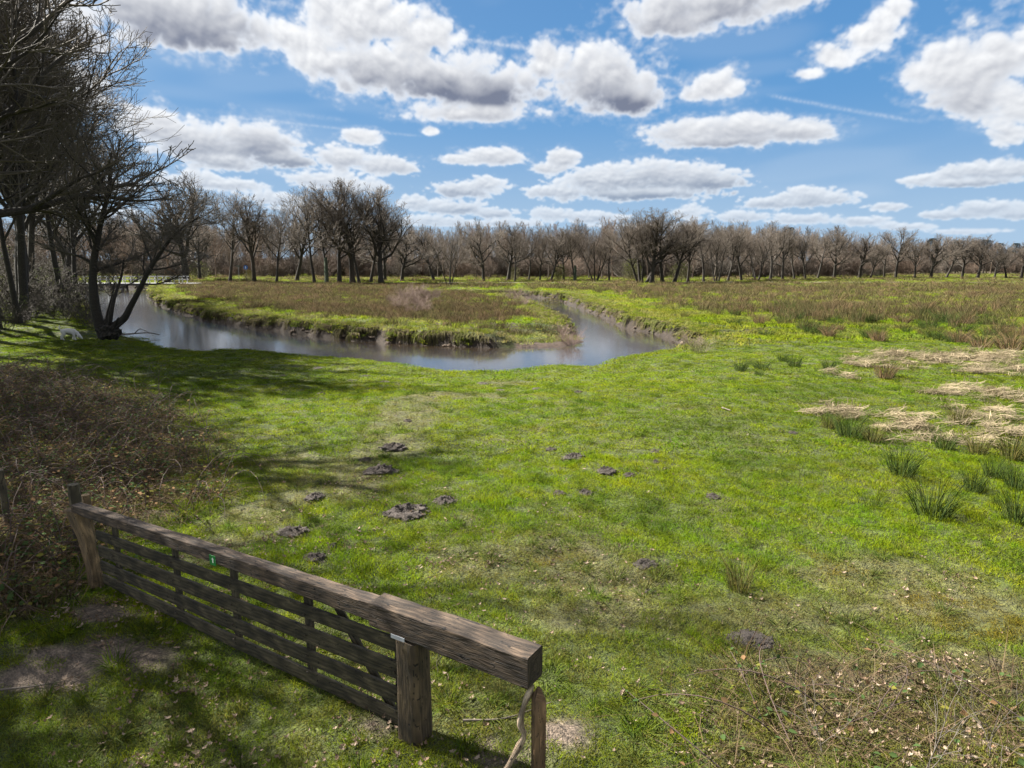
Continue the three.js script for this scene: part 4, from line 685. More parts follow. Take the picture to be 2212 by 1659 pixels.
// fallen oak leaves
{
  const R = rng(1300), list = [[], []];
  const leaf = (seed, curl) => {
    const Q = rng(seed), b = new Buf(), n = 18, L = 0.062, mid = [];
    const bendY = (s, w) => curl * (s - 0.5) * (s - 0.5) * 0.9 * L * 4 + Math.abs(w) * curl * 1.6 + 0.004 * Math.sin(s * 20);
    for (let k = 0; k <= 5; k++) { const s = k / 5; mid.push(b.v(0, bendY(s, 0), (s - 0.5) * L, 0, 1, 0, 1, 1, 1)); }
    for (const sd of [-1, 1]) {
      const rim = [];
      for (let k = 0; k <= 10; k++) { const s = k / 10, w = sd * L * (0.3 * Math.sin(Math.PI * Math.pow(s, 1.2)) * (0.78 + 0.32 * Math.cos(s * 22 + sd)) + 0.01); rim.push(b.v(w, bendY(s, w), (s - 0.5) * L, sd * 0.3, 1, 0, 0.9, 0.88, 0.85)); }
      for (let k = 0; k < 10; k++) { const m = Math.floor(k / 2), a = mid[m], c = mid[m + (k % 2)]; b.t(rim[k], rim[k + 1], k % 2 ? mid[m + 1] : a); if (k % 2 === 0) b.t(a, rim[k + 1], mid[m + 1]); }
    }
    return faceUp(b.geo());
  };
  const clusters = []; for (let k = 0; k < 420; k++) { const d = 3 + 15 * Math.pow(R(), 1.3), x = (R() * 1.64 - 0.82) * d; clusters.push([x, -d, 0.1 + R() * 0.3]); }
  const add = (X, Z) => {
    if (!inView(X, Z) || toRiver(X, Z)[0] < 1) return;
    const pale = 0.6 + 0.8 * R(), c = mix3([0.37, 0.295, 0.23], [0.18, 0.12, 0.08], R()).map((v) => v * pale);
    list[R() < 0.5 ? 0 : 1].push([X, height(X, Z) + 0.012 + R() * 0.035, Z, R() * 6.28, 0.45 + R() * R() * 1.0, 0.6 + R() * 1.0, c, (R() - 0.5) * 0.9, (R() - 0.5) * 0.9]);
  };
  for (const [x, z, r] of clusters) {
    const left = sstep(3, -5, x + 0.15 * z) , near = sstep(-9, -4.5, z), dens = Math.max(left * sstep(-16, -9, z), near * 0.4, wornAt(x, z) * 0.25, inScrub(x, z) ? 0.9 : 0);
    const n = Math.round(dens * (6 + R() * 26)); for (let k = 0; k < n; k++) { const a = R() * 6.28, q = r * Math.sqrt(R()) * 1.2; add(x + Math.cos(a) * q * 1.6, z + Math.sin(a) * q); }
  }
  for (let k = 0; k < 4200; k++) { const d = 3 + 16 * Math.pow(R(), 1.1), X = (R() * 1.64 - 0.82) * d, Z = -d, left = sstep(2.5, -4, X + 0.1 * Z) * sstep(-17, -9, Z), p = Math.max(left * 0.8, sstep(-7.5, -4.5, Z) * 0.4, inScrub(X, Z) ? 0.9 : 0, wornAt(X, Z) * 0.25, inBramble(X, Z) ? 0.9 : 0, 0.03); if (R() < p) add(X, Z); }
  [1, 2].forEach((s, k) => scatter('fallen_leaves', leaf(s, k ? 0.55 : 0.25), LEAF, list[k], ['curled pale oak leaves strewn over the grass by the gate', 'flat brown oak leaves lying among the grass'][k], 'leaves'));
}
// brambles: arching canes, leaves, dead stalks
{
  const R = rng(1400), canes = new Buf(), stalks = [], leaves = [], dead = [];
  const cane = (x, z, L, tint, lift) => {
    const a = R() * 6.28, y0 = height(x, z), n = 7, pts = [], rad = [];
    for (let k = 0; k <= n; k++) { const s = k / n, q = s * L; pts.push(v3(x + Math.cos(a + s * 0.5) * q, y0 - 0.02 + lift * 4 * s * (1 - s * 0.92) * L * 0.33, z + Math.sin(a + s * 0.5) * q)); rad.push(lerp(0.007, 0.003, s)); }
    tube(canes, pts, rad, 4, tint);
    for (let k = 1; k < n; k++) if (R() < 0.75) { const p = pts[k]; leaves.push([p.x + (R() - 0.5) * 0.08, p.y + (R() - 0.3) * 0.06, p.z + (R() - 0.5) * 0.08, R() * 6.28, 0.45 + R() * 0.5, 1, R() < 0.5 ? [0.05, 0.085, 0.025] : R() < 0.6 ? [0.11, 0.07, 0.035] : [0.13, 0.13, 0.025], (R() - 0.5) * 1.2, (R() - 0.5) * 1.2]); }
  };
  const zone = (poly, n, lift, hgt) => {
    let x0 = 1e9, x1 = -1e9, z0 = 1e9, z1 = -1e9; for (const [a, b] of poly) { x0 = Math.min(x0, a); x1 = Math.max(x1, a); z0 = Math.min(z0, b); z1 = Math.max(z1, b); }
    const test = (x, z) => inside(poly, x + 0.9 * n2(x * 0.8, z * 0.8) + (R() - 0.5) * 1.2, z + 0.9 * n2b(x * 0.8, z * 0.8) + (R() - 0.5) * 1.2) && inView(x, z, 1) && n2(x * 1.4, z * 1.4) > -0.45;
    let k = 0, tries = 0; while (k < n && tries++ < n * 8) {
      const x = lerp(x0, x1, R()), z = lerp(z0, z1, R()); if (!test(x, z)) continue; k++;
      if (k % (poly === scrubPoly ? 7 : 3) === 0) cane(x, z, 0.6 + R() * 1.2, 0.7 + 0.6 * R(), lift * (0.6 + 0.8 * R()));
      stalks.push([x, height(x, z), z, R() * 6.28, 0.8 + R() * 0.8, hgt * (0.5 + R()), mix3([0.1, 0.066, 0.042], [0.2, 0.155, 0.1], R()).map((v, i, a) => v)]);
      for (let q = 0; q < (poly === scrubPoly ? 1 : 5); q++) if (R() < 0.8) leaves.push([x + (R() - 0.5) * 0.5, height(x, z) + 0.05 + R() * 0.3 * hgt, z + (R() - 0.5) * 0.5, R() * 6.28, 0.6 + R() * 0.7, 1, R() < 0.6 ? [0.055, 0.09, 0.028] : R() < 0.5 ? [0.16, 0.15, 0.03] : [0.2, 0.12, 0.06], (R() - 0.5) * 1.2, (R() - 0.5) * 1.2]);
    }
  };
  zone(bramblePoly, 2800, 1.15, 0.75); zone(scrubPoly, 85, 0.7, 0.4);
  scatter('dead_stalks', blades(1402, 15, 0.2, 0.12, 0.5, 0.0055, 0.9, 0.7, [[1, 1, 1], [1.3, 1.25, 1.2], [0.6, 0.58, 0.55], [0.8, 0.75, 0.7]], 1), STRAW, stalks, 'dead brown stalks and dry grass tangled among the brambles', 'dead stalks');
  const lf = new Buf(); { const c = lf.v(0, 0, -0.035, 0, 1, 0, 1, 1, 1), d = lf.v(0, 0.006, 0.04, 0, 1, 0, 1, 1, 1); for (const s of [-1, 1]) { const e = lf.v(s * 0.026, 0.012, -0.008, -s * 0.3, 1, 0, 0.95, 0.95, 0.95), f = lf.v(s * 0.018, 0.01, 0.02, -s * 0.3, 1, 0, 1.05, 1.05, 1.05); lf.t(c, e, f); lf.t(c, f, d); } }
  scatter('bramble_leaves', faceUp(lf.geo()), GREENLEAF, leaves, 'small dark green and yellowing bramble leaves over the thicket', 'leaves');
  top('bramble_canes', new THREE.Mesh(canes.geo(), twigMat(0.072, 0.046, 0.037)), 'thin arching reddish bramble canes tangled over the thicket', 'brambles', null, 'stuff');
}
stamp('plants done');
// ------------------------------------------------------------------ mole hills
{
  const crumb = [0, 1].map((k) => { const c = new THREE.IcosahedronGeometry(1, 1), P = c.attributes.position; for (let i = 0; i < P.count; i++) { const x = P.getX(i), y = P.getY(i), z = P.getZ(i), q = 1 + 0.4 * n3(x * 1.9 + k * 5, y * 1.9, z * 1.9); P.setXYZ(i, x * q * 1.2, y * q * 0.8, z * q); } c.computeVertexNormals(); return c; });
  function crumbs(g, seed, n) {         // loose crumbs of soil over and round the heap
    const Q = rng(seed * 31), all = [g.toNonIndexed()], P = g.attributes.position;
    for (let k = 0; k < n; k++) { const i = Math.floor(Q() * P.count), o = Q() < 0.25 ? 1 + Q() * 0.35 : 0.6 + Q() * 0.42, c = crumb[k % 2].clone(), s = 0.03 + 0.1 * Q() * Q(); c.rotateY(Q() * 6); c.scale(s, s, s); c.translate(P.getX(i) * o, Math.max(0, P.getY(i)) * (o > 1 ? 0.3 : 1.02) + s * 0.3, P.getZ(i) * o); all.push(c); }
    return mergeGeometries(all);
  }
  const R = rng(2000), geos = [0, 1, 2].map((s) => {
    const g = new THREE.SphereGeometry(1, 40, 14, 0, Math.PI * 2, 0, Math.PI * 0.55), P = g.attributes.position;
    for (let i = 0; i < P.count; i++) {
      const x = P.getX(i), y = P.getY(i), z = P.getZ(i), q = 1 + 0.22 * n3(x * 1.7 + s * 9, y * 2, z * 1.7), lump = 0.16 * Math.abs(n3(x * 5 + s, y * 5, z * 5)) + 0.09 * Math.abs(n3(x * 12, y * 12 + s, z * 12));
      P.setXYZ(i, x * q * (1 + lump), Math.max(-0.12, y * 0.5 * (0.7 + lump * 3) - 0.06), z * q * (1 + lump));
    }
    g.computeVertexNormals();
    return crumbs(g, s + 1, 80);
  });
  const crater = (() => { const g = new THREE.SphereGeometry(1, 48, 18, 0, Math.PI * 2, 0, Math.PI * 0.55), P = g.attributes.position; for (let i = 0; i < P.count; i++) { const x = P.getX(i), z = P.getZ(i), r = Math.hypot(x, z), q = 1 + 0.2 * n3(x * 2, 4, z * 2), ring = Math.exp(-(((r - 0.66) / 0.22) ** 2)), lump = 0.1 * Math.abs(n3(x * 7, 2, z * 7)) + 0.06 * Math.abs(n3(x * 15, 1, z * 15)); P.setXYZ(i, x * q, (0.2 * ring + lump) * (r < 0.98 ? 1 : 0.2) - 0.09 * (r < 0.4 ? 1 : 0) - 0.02, z * q); } g.computeVertexNormals(); return crumbs(g, 9, 130); })();
  const bump = noiseTexture(256, (u, v, tn) => { const q = 0.5 * tn(u, v, 14, 1) + 0.5 * tn(u, v, 40, 3); return [q, q, q]; }, false, 2);
  const dark = new THREE.MeshStandardMaterial({ color: new THREE.Color(0.11, 0.09, 0.077), roughness: 0.95, bumpMap: bump, bumpScale: 0.06 }), dry = new THREE.MeshStandardMaterial({ color: new THREE.Color(0.16, 0.135, 0.115), roughness: 0.95, bumpMap: bump, bumpScale: 0.05 });
  mounds.forEach(([x, z, r], i) => {
    const old = z < -22, m = new THREE.Mesh(i === 5 ? crater : geos[i % 3], old ? dry : dark);
    m.position.set(x, height(x, z), z); m.rotation.y = R() * 6.28; m.scale.set(r, r * (i === 38 ? 0.3 : i === 5 ? 0.9 : old ? 0.55 : 0.9), r * (0.75 + 0.2 * R()));
    const L = i === 5 ? 'ring-shaped heap of grey soil with a hollow in its middle' : i === 38 ? 'wide low heap of dark soil strewn with leaves in the worn grass' : old ? 'small flattened heap of pale dry soil in the grass near the river' : 'low mound of crumbly dark soil in the green meadow';
    top('soil_mound', m, L, 'soil mound', i === 5 || i === 38 ? null : old ? 'pale mole hills near the river' : 'dark mole hills of the meadow');
  });
}
// ------------------------------------------------------------------ wood materials
const woodTex = (dark, lightc, cracks) => noiseTexture(256, (u, v, tn) => {   // grain runs along u
  const g = 0.5 * tn(u * 1, v, 4, 1) + 0.3 * (0.5 + 0.5 * Math.sin(2 * Math.PI * (14 * v) + 6 * tn(u, v, 3, 5))) + 0.35 * (0.5 + 0.5 * n3(u * 6, v * 90, 3)) * 0.8, cr = Math.abs(n3(u * 2.5, v * 26, 7)) < cracks ? 0.35 : 1;
  const st = 0.75 + 0.5 * tn(u, v, 6, 9);
  return [0, 1, 2].map((q) => lerp(dark[q], lightc[q], clamp(g - 0.1, 0, 1)) * cr * st);
});
const grainBump = noiseTexture(512, (u, v, tn) => { const q = 0.5 + 0.25 * n3(u * 5, v * 80, 1) + 0.2 * n3(u * 8, v * 30, 4) - (Math.abs(n3(u * 2.5, v * 26, 7)) < 0.05 ? 0.45 : 0); return [q, q, q]; }, false);
const wood = (dark, lightc, cracks, rough = 0.85) => { const t = woodTex(dark, lightc, cracks); return new THREE.MeshStandardMaterial({ map: t, bumpMap: grainBump, bumpScale: 0.008, roughness: rough }); };
const W_BEAM = wood([0.16, 0.128, 0.1], [0.45, 0.38, 0.31], 0.07), W_RAIL = wood([0.18, 0.165, 0.122], [0.41, 0.37, 0.285], 0.04), W_POST = wood([0.2, 0.165, 0.12], [0.43, 0.365, 0.275], 0.045), W_RAW = wood([0.32, 0.26, 0.18], [0.56, 0.47, 0.34], 0.03), W_STICK = wood([0.5, 0.42, 0.34], [0.85, 0.78, 0.68], 0.06), W_STAKE = wood([0.36, 0.28, 0.2], [0.56, 0.45, 0.34], 0.02);
// a length of timber along +x through sections [x, y, z, height, width]; corners rounded, faces a little uneven
function timber(sections, seed = 1, corner = 0.16, rough = 0.004) {
  const b = new Buf(), per = [];
  const ring = []; for (let s = 0; s < 4; s++) for (let k = 0; k < 3; k++) { const a = (s * 90 + k * 45) * Math.PI / 180 - Math.PI / 2 * 0, cx = [1, -1, -1, 1][s], cy = [1, 1, -1, -1][s], ca = (s * 90 + k * 45) * Math.PI / 180; ring.push([cx * (1 - corner) + Math.cos(ca) * corner, cy * (1 - corner) + Math.sin(ca) * corner, Math.cos(ca), Math.sin(ca)]); }
  const dense = []; for (let i = 0; i < sections.length - 1; i++) { const n = Math.max(1, Math.round(Math.abs(sections[i + 1][0] - sections[i][0]) / 0.12)); for (let k = 0; k < n; k++) dense.push(sections[i].map((v, q) => lerp(v, sections[i + 1][q], k / n))); } dense.push(sections.at(-1));
  dense.forEach(([x, y, z, h, w], i) => {
    const first = b.p.length / 3; let round = 0;
    ring.concat([ring[0]]).forEach(([rz, ry, nz, ny], j) => {
      const e = rough * (n3(x * 3 + seed, j * 0.7, seed) + 0.6 * n3(x * 11, j * 1.3, seed));
      b.v(x, y + ry * h / 2 + ny * e, z + rz * w / 2 + nz * e, 0, ny, nz, 1, 1, 1, x * 0.8 + seed * 0.37, round + seed * 0.61); round += j % 3 === 2 ? (j % 6 === 2 ? w : h) * 1.2 : 0.012;
    });
    if (i) for (let j = 0; j < 12; j++) { const a = first - 13 + j, c = first + j; b.t(a, c, a + 1); b.t(a + 1, c, c + 1); }
  });
  for (const end of [0, dense.length - 1]) { const [x, y, z] = dense[end], s = end ? 1 : -1, first = end * 13, c = b.v(x, y, z, s, 0, 0, 1, 1, 1, 0.4, 0.4), ids = []; for (let j = 0; j < 12; j++) { const q = (first + j) * 3; ids.push(b.v(b.p[q], b.p[q + 1], b.p[q + 2], s, 0, 0, 1, 1, 1, b.p[q + 2] * 2, b.p[q + 1] * 2)); } for (let j = 0; j < 12; j++) s > 0 ? b.t(c, ids[(j + 1) % 12], ids[j]) : b.t(c, ids[j], ids[(j + 1) % 12]); }
  const g = b.geo(false); g.computeVertexNormals(); return g;
}
const upright = (g) => g.rotateZ(Math.PI / 2);     // +x becomes +y
// ------------------------------------------------------------------ the gate
{
  const A = G(898, 1592), B = G(222, 1272, 0.03), dx = B[0] - A[0], dz = B[1] - A[1], L = Math.hypot(dx, dz), ax = dx / L, az = dz / L;
  const g = new THREE.Group(); g.position.set(A[0], height(A[0], A[1]), A[1]); g.rotation.y = Math.atan2(-az, ax);   // local +x runs to the hinge end, local -z faces the camera
  const sOf = (u, v) => { const [rx, , rz] = ray(u, v); return (A[1] * rx - A[0] * rz) / (ax * rz - az * rx); };
  const face = v3(0, 0, 1).applyAxisAngle(v3(0, 1, 0), g.rotation.y).dot(v3(0, 0, 1)) > 0 ? 1 : -1;
  part('top_beam', timber([[L + 0.42, 1.06, 0, 0.1, 0.13], [L - 0.3, 1.07, 0, 0.125, 0.13], [2.6, 1.105, 0, 0.14, 0.14], [0.75, 1.125, 0, 0.165, 0.16], [0.42, 1.13, 0, 0.175, 0.165]], 1, 0.14, 0.006), W_BEAM, g);
  part('counterweight_beam', timber([[0.42, 1.12, 0.012, 0.215, 0.21], [0.2, 1.12, 0.012, 0.225, 0.22], [-0.5, 1.12, 0, 0.245, 0.23], [-1.22, 1.11, 0, 0.255, 0.23]], 2, 0.08, 0.008), W_BEAM, g);
  const rails = [[0.78, 0.86, 0.14], [0.565, 0.60, 0.175], [0.355, 0.34, 0.16], [0.175, 0.105, 0.15]];   // height at the hinge end, at the near end, depth
  rails.forEach(([f, n, h], k) => part('rail', timber([[0.16, n, 0.01 * k - 0.01, h, 0.032], [L * 0.5, (f + n) / 2 - 0.012, 0.012, h * 0.98, 0.032], [L - 0.02, f, 0.006 * k, h * 0.85, 0.032]], 10 + k, 0.3, 0.003), W_RAIL, g));
  for (const [u, v] of [[248, 1210], [374, 1230], [502, 1300], [664, 1390]]) { const s = sOf(u, v), geo = upright(timber([[0.06, 0, 0, 0.11, 0.03], [1.03, 0, 0, 0.11, 0.03]], 20 + s, 0.3, 0.002)); geo.translate(s, 0, 0.045); part('upright', geo, W_RAIL, g); }
  { const s = sOf(856, 1480), geo = upright(timber([[0.05, 0, 0, 0.09, 0.045], [1.02, 0, 0, 0.09, 0.045]], 31, 0.3, 0.002)); geo.translate(s, 0, 0.058); part('upright', geo, W_RAIL, g); const g2 = upright(timber([[0.06, 0, 0, 0.035, 0.05], [1.02, 0, 0, 0.035, 0.05]], 32, 0.3, 0.002)); g2.translate(s - 0.1, 0, -0.03); part('upright', g2, W_RAIL, g); }
  { const s0 = sOf(704, 1314), s1 = sOf(835, 1520), geo = timber([[0, 0, 0, 0.095, 0.03], [Math.hypot(s0 - s1, 0.93), 0, 0, 0.095, 0.03]], 40, 0.3, 0.002); geo.rotateZ(Math.atan2(0.93, s0 - s1)); geo.translate(s1, 0.1, 0.085); part('brace', geo, W_RAIL, g); }
  { const geo = upright(timber([[-0.25, 0, 0, 0.15, 0.12], [0.3, -0.02, 0, 0.16, 0.12], [0.7, -0.13, 0, 0.2, 0.13], [1.02, -0.34, 0, 0.3, 0.14]], 50, 0.2, 0.008)); geo.translate(L + 0.1, 0, -0.02); part('heel_post', geo, W_RAW, g); }
  const boltMat = new THREE.MeshStandardMaterial({ color: new THREE.Color(0.12, 0.1, 0.085), roughness: 0.5, metalness: 0.7 });
  for (const [u, v] of [[248, 1210], [374, 1230], [502, 1300], [664, 1390], [856, 1480]]) for (const f of [0.18, 0.36, 0.585, 0.81]) part('bolt', new THREE.CylinderGeometry(0.011, 0.011, 0.012, 8).rotateX(Math.PI / 2).translate(sOf(u, v), f, face * 0.024), boltMat, g);
  // green waymark plate with a white arrow
  const c = document.createElement('canvas'); c.width = 128; c.height = 144; const k = c.getContext('2d');
  k.fillStyle = '#1f7a34'; k.fillRect(0, 0, 128, 144); k.fillStyle = '#3f9a4e'; k.fillRect(0, 126, 128, 6); k.fillStyle = '#e8efe4';
  k.beginPath(); k.moveTo(66, 26); k.lineTo(94, 62); k.lineTo(78, 62); k.lineTo(82, 108); k.lineTo(58, 108); k.lineTo(58, 62); k.lineTo(42, 62); k.closePath(); k.fill();
  const tx = new THREE.CanvasTexture(c); tx.colorSpace = THREE.SRGBColorSpace;
  const plate = (s, y, w, h, mat, name, off) => { const geo = new THREE.BoxGeometry(w, h, 0.004); geo.translate(s, y, off); const m = part(name, geo, mat, g); return m; };
  const green = new THREE.MeshStandardMaterial({ map: tx, roughness: 0.5 });
  const sg = sOf(475, 1220); plate(sg, 1.075, 0.1, 0.11, green, 'waymark_plate', face * 0.079);
  const c2 = document.createElement('canvas'); c2.width = 256; c2.height = 64; const k2 = c2.getContext('2d'); k2.fillStyle = '#b9bcc2'; k2.fillRect(0, 0, 256, 64); k2.fillStyle = '#7d828c'; for (let q = 0; q < 16; q++) k2.fillRect(26 + q * 12, 20, 8, 9); k2.fillRect(60, 40, 120, 5); k2.beginPath(); k2.arc(12, 32, 5, 0, 7); k2.arc(244, 32, 5, 0, 7); k2.fill();
  const t2 = new THREE.CanvasTexture(c2); t2.colorSpace = THREE.SRGBColorSpace;
  plate(sOf(880, 1368), 1.02, 0.15, 0.036, new THREE.MeshStandardMaterial({ map: t2, roughness: 0.4 }), 'name_plate', face * 0.128);
  top('wooden_gate', g, 'weathered wooden field gate with a heavy counterweight beam on top', 'gate');
  const post = (name, x, z, y1, sec, mat, label, turn = 0, cat = 'post') => { const geo = upright(timber(sec.map((q) => [q[0], 0, 0, q[1], q[2]]), x * 3 + 7, sec[0][3] ?? 0.3, 0.006)); const m = new THREE.Mesh(geo, mat); m.position.set(x, height(x, z), z); m.rotation.y = turn; return top(name, m, label, cat); };
  post('gate_post', A[0], A[1], 0, [[-0.4, 0.25, 0.25, 0.35], [0.3, 0.235, 0.235], [0.985, 0.225, 0.225]], W_POST, 'stout wooden post carrying the gate beam, grass at its foot', g.rotation.y);
  const tall = (u, vTop, vFoot) => { const [x, z] = G(u, vFoot), [, dy, dzz] = ray(u, vTop); return [x, z, EYE + dy / -dzz * -z]; };
  { const [x, z, h] = tall(176, 1042, 1190); post('fence_post', x, z, 0, [[-0.3, 0.16, 0.16, 0.9], [h, 0.15, 0.15]], W_RAIL, 'thick round grey post among the brambles behind the gate'); }
  { const [x, z, h] = tall(203, 1068, 1215); post('fence_post', x, z, 0, [[-0.3, 0.11, 0.11, 0.9], [h, 0.1, 0.1]], W_RAW, 'thin round pale post beside the thick one behind the gate'); }
  { const [x, z, h] = tall(17, 1012, 1135); post('fence_post', x, z, 0, [[-0.3, 0.1, 0.1, 0.9], [h, 0.095, 0.095]], W_RAIL, 'slim dark round post standing alone in the brambles'); }
  // stake and stick at the free end of the beam
  { const [x, z] = G(1164, 1512, 0.86); const sec = upright(timber([[-0.4, 0, 0, 0.095, 0.095], [0.84, 0, 0, 0.095, 0.095], [0.93, 0, 0, 0.02, 0.02]], 61, 0.05, 0.002)); const m = new THREE.Mesh(sec, W_STAKE); m.position.set(x, height(x, z), z); m.rotation.y = 0.2; top('square_stake', m, 'pale square stake with a pointed top below the beam end', 'stake'); }
  { const pts = [[1152, 1480, 0.97], [1140, 1504, 0.87], [1130, 1530, 0.77], [1124, 1565, 0.63], [1132, 1588, 0.54], [1117, 1620, 0.42], [1098, 1655, 0.28], [1070, 1710, 0.08], [1060, 1735, -0.04]].map(([u, v, h]) => { const p = G(u, v, h); return v3(p[0], h, p[1]); }); const cv = new THREE.CatmullRomCurve3(pts).getPoints(40), b = new Buf(); tube(b, cv, cv.map((_, i) => 0.02 + 0.009 * Math.sin(i * 0.33) ** 2 + (i < 3 ? -0.012 + 0.004 * i : 0)), 9, 1); const geo = b.geo(false); const U = geo.attributes.uv; for (let i = 0; i < U.count; i++) U.setXY(i, U.getY(i), U.getX(i)); top('driftwood_stick', new THREE.Mesh(geo, W_STICK), 'pale crooked barkless stick propped against the beam end', 'stick'); }
}
// ------------------------------------------------------------------ white footbridge
{
  const d = 116, X = (u) => { const [x, , z] = ray(u, 610); return x / -z * d; }, x0 = X(158), x1 = X(398), g = new THREE.Group(), y0 = 0.45;
  g.position.set(0, 0, 0);
  const white = new THREE.MeshStandardMaterial({ color: new THREE.Color(0.48, 0.48, 0.48), roughness: 0.5 }), dark = new THREE.MeshStandardMaterial({ color: new THREE.Color(0.09, 0.08, 0.075), roughness: 0.8 });
  const box = (name, a, b, y, h, z, t, m) => part(name, new THREE.BoxGeometry(b - a, h, t).translate((a + b) / 2, y, z), m, g);
  box('deck', x0, X(425), y0 - 0.06, 0.12, -d - 0.9, 2.0, white); box('girder', x0, X(335), y0 - 0.28, 0.3, -d - 0.15, 0.2, dark); box('girder', x0, X(335), y0 - 0.28, 0.3, -d - 1.65, 0.2, dark);
  for (const z of [-d - 0.02, -d - 1.78]) {
    box('top_rail', X(180), x1, y0 + 1.12, 0.13, z, 0.11, white); box('middle_rail', X(180), x1, y0 + 0.62, 0.1, z, 0.08, white);
    for (let k = 0; k <= 12; k++) { const x = lerp(X(182), x1 - 0.3, k / 12); part('rail_post', new THREE.BoxGeometry(0.13, 1.06, 0.13).translate(x, y0 + 0.53, z + 0.02), white, g); }
  }
  for (const u of [172, 262, 326]) for (const z of [-d - 0.2, -d - 1.6]) part('pile', new THREE.CylinderGeometry(0.2, 0.2, 3, 10).translate(X(u), y0 - 1.94, z), dark, g);
  top('footbridge', g, 'low white wooden footbridge with two-rail railings over the river', 'bridge');
}
// ------------------------------------------------------------------ signs beyond the river
{
  const pole = new THREE.MeshStandardMaterial({ color: new THREE.Color(0.3, 0.3, 0.3), roughness: 0.5, metalness: 0.4 }), mk = (u, vf, h) => { const [x, z] = G(u, vf, FAR), g = new THREE.Group(); g.position.set(x, height(x, z), z); part('pole', new THREE.CylinderGeometry(0.05, 0.05, h, 8).translate(0, h / 2, 0), pole, g); return g; };
  const a = mk(533, 606, 2.6), blue = new THREE.MeshStandardMaterial({ color: new THREE.Color(0.02, 0.13, 0.42), roughness: 0.4 }), wh = new THREE.MeshStandardMaterial({ color: new THREE.Color(0.8, 0.8, 0.8), roughness: 0.5 });
  const disc = part('sign_disc', new THREE.CylinderGeometry(0.44, 0.44, 0.04, 28).rotateX(Math.PI / 2).translate(0, 2.7, 0.08), blue, a); part('walking_figure', new THREE.CapsuleGeometry(0.09, 0.3, 4, 8).translate(0, 2.68, 0.11), wh, disc);
  top('round_sign', a, 'round blue traffic sign on a thin pole beyond the peninsula', 'sign');
  const b = mk(517, 606, 3.0); part('sign_board', new THREE.BoxGeometry(0.9, 0.22, 0.06).translate(0, 3.0, 0.06), new THREE.MeshStandardMaterial({ color: new THREE.Color(0.06, 0.08, 0.06), roughness: 0.6 }), b);
  top('board_sign', b, 'narrow dark sign board on a pole beside the round blue sign', 'sign');
}
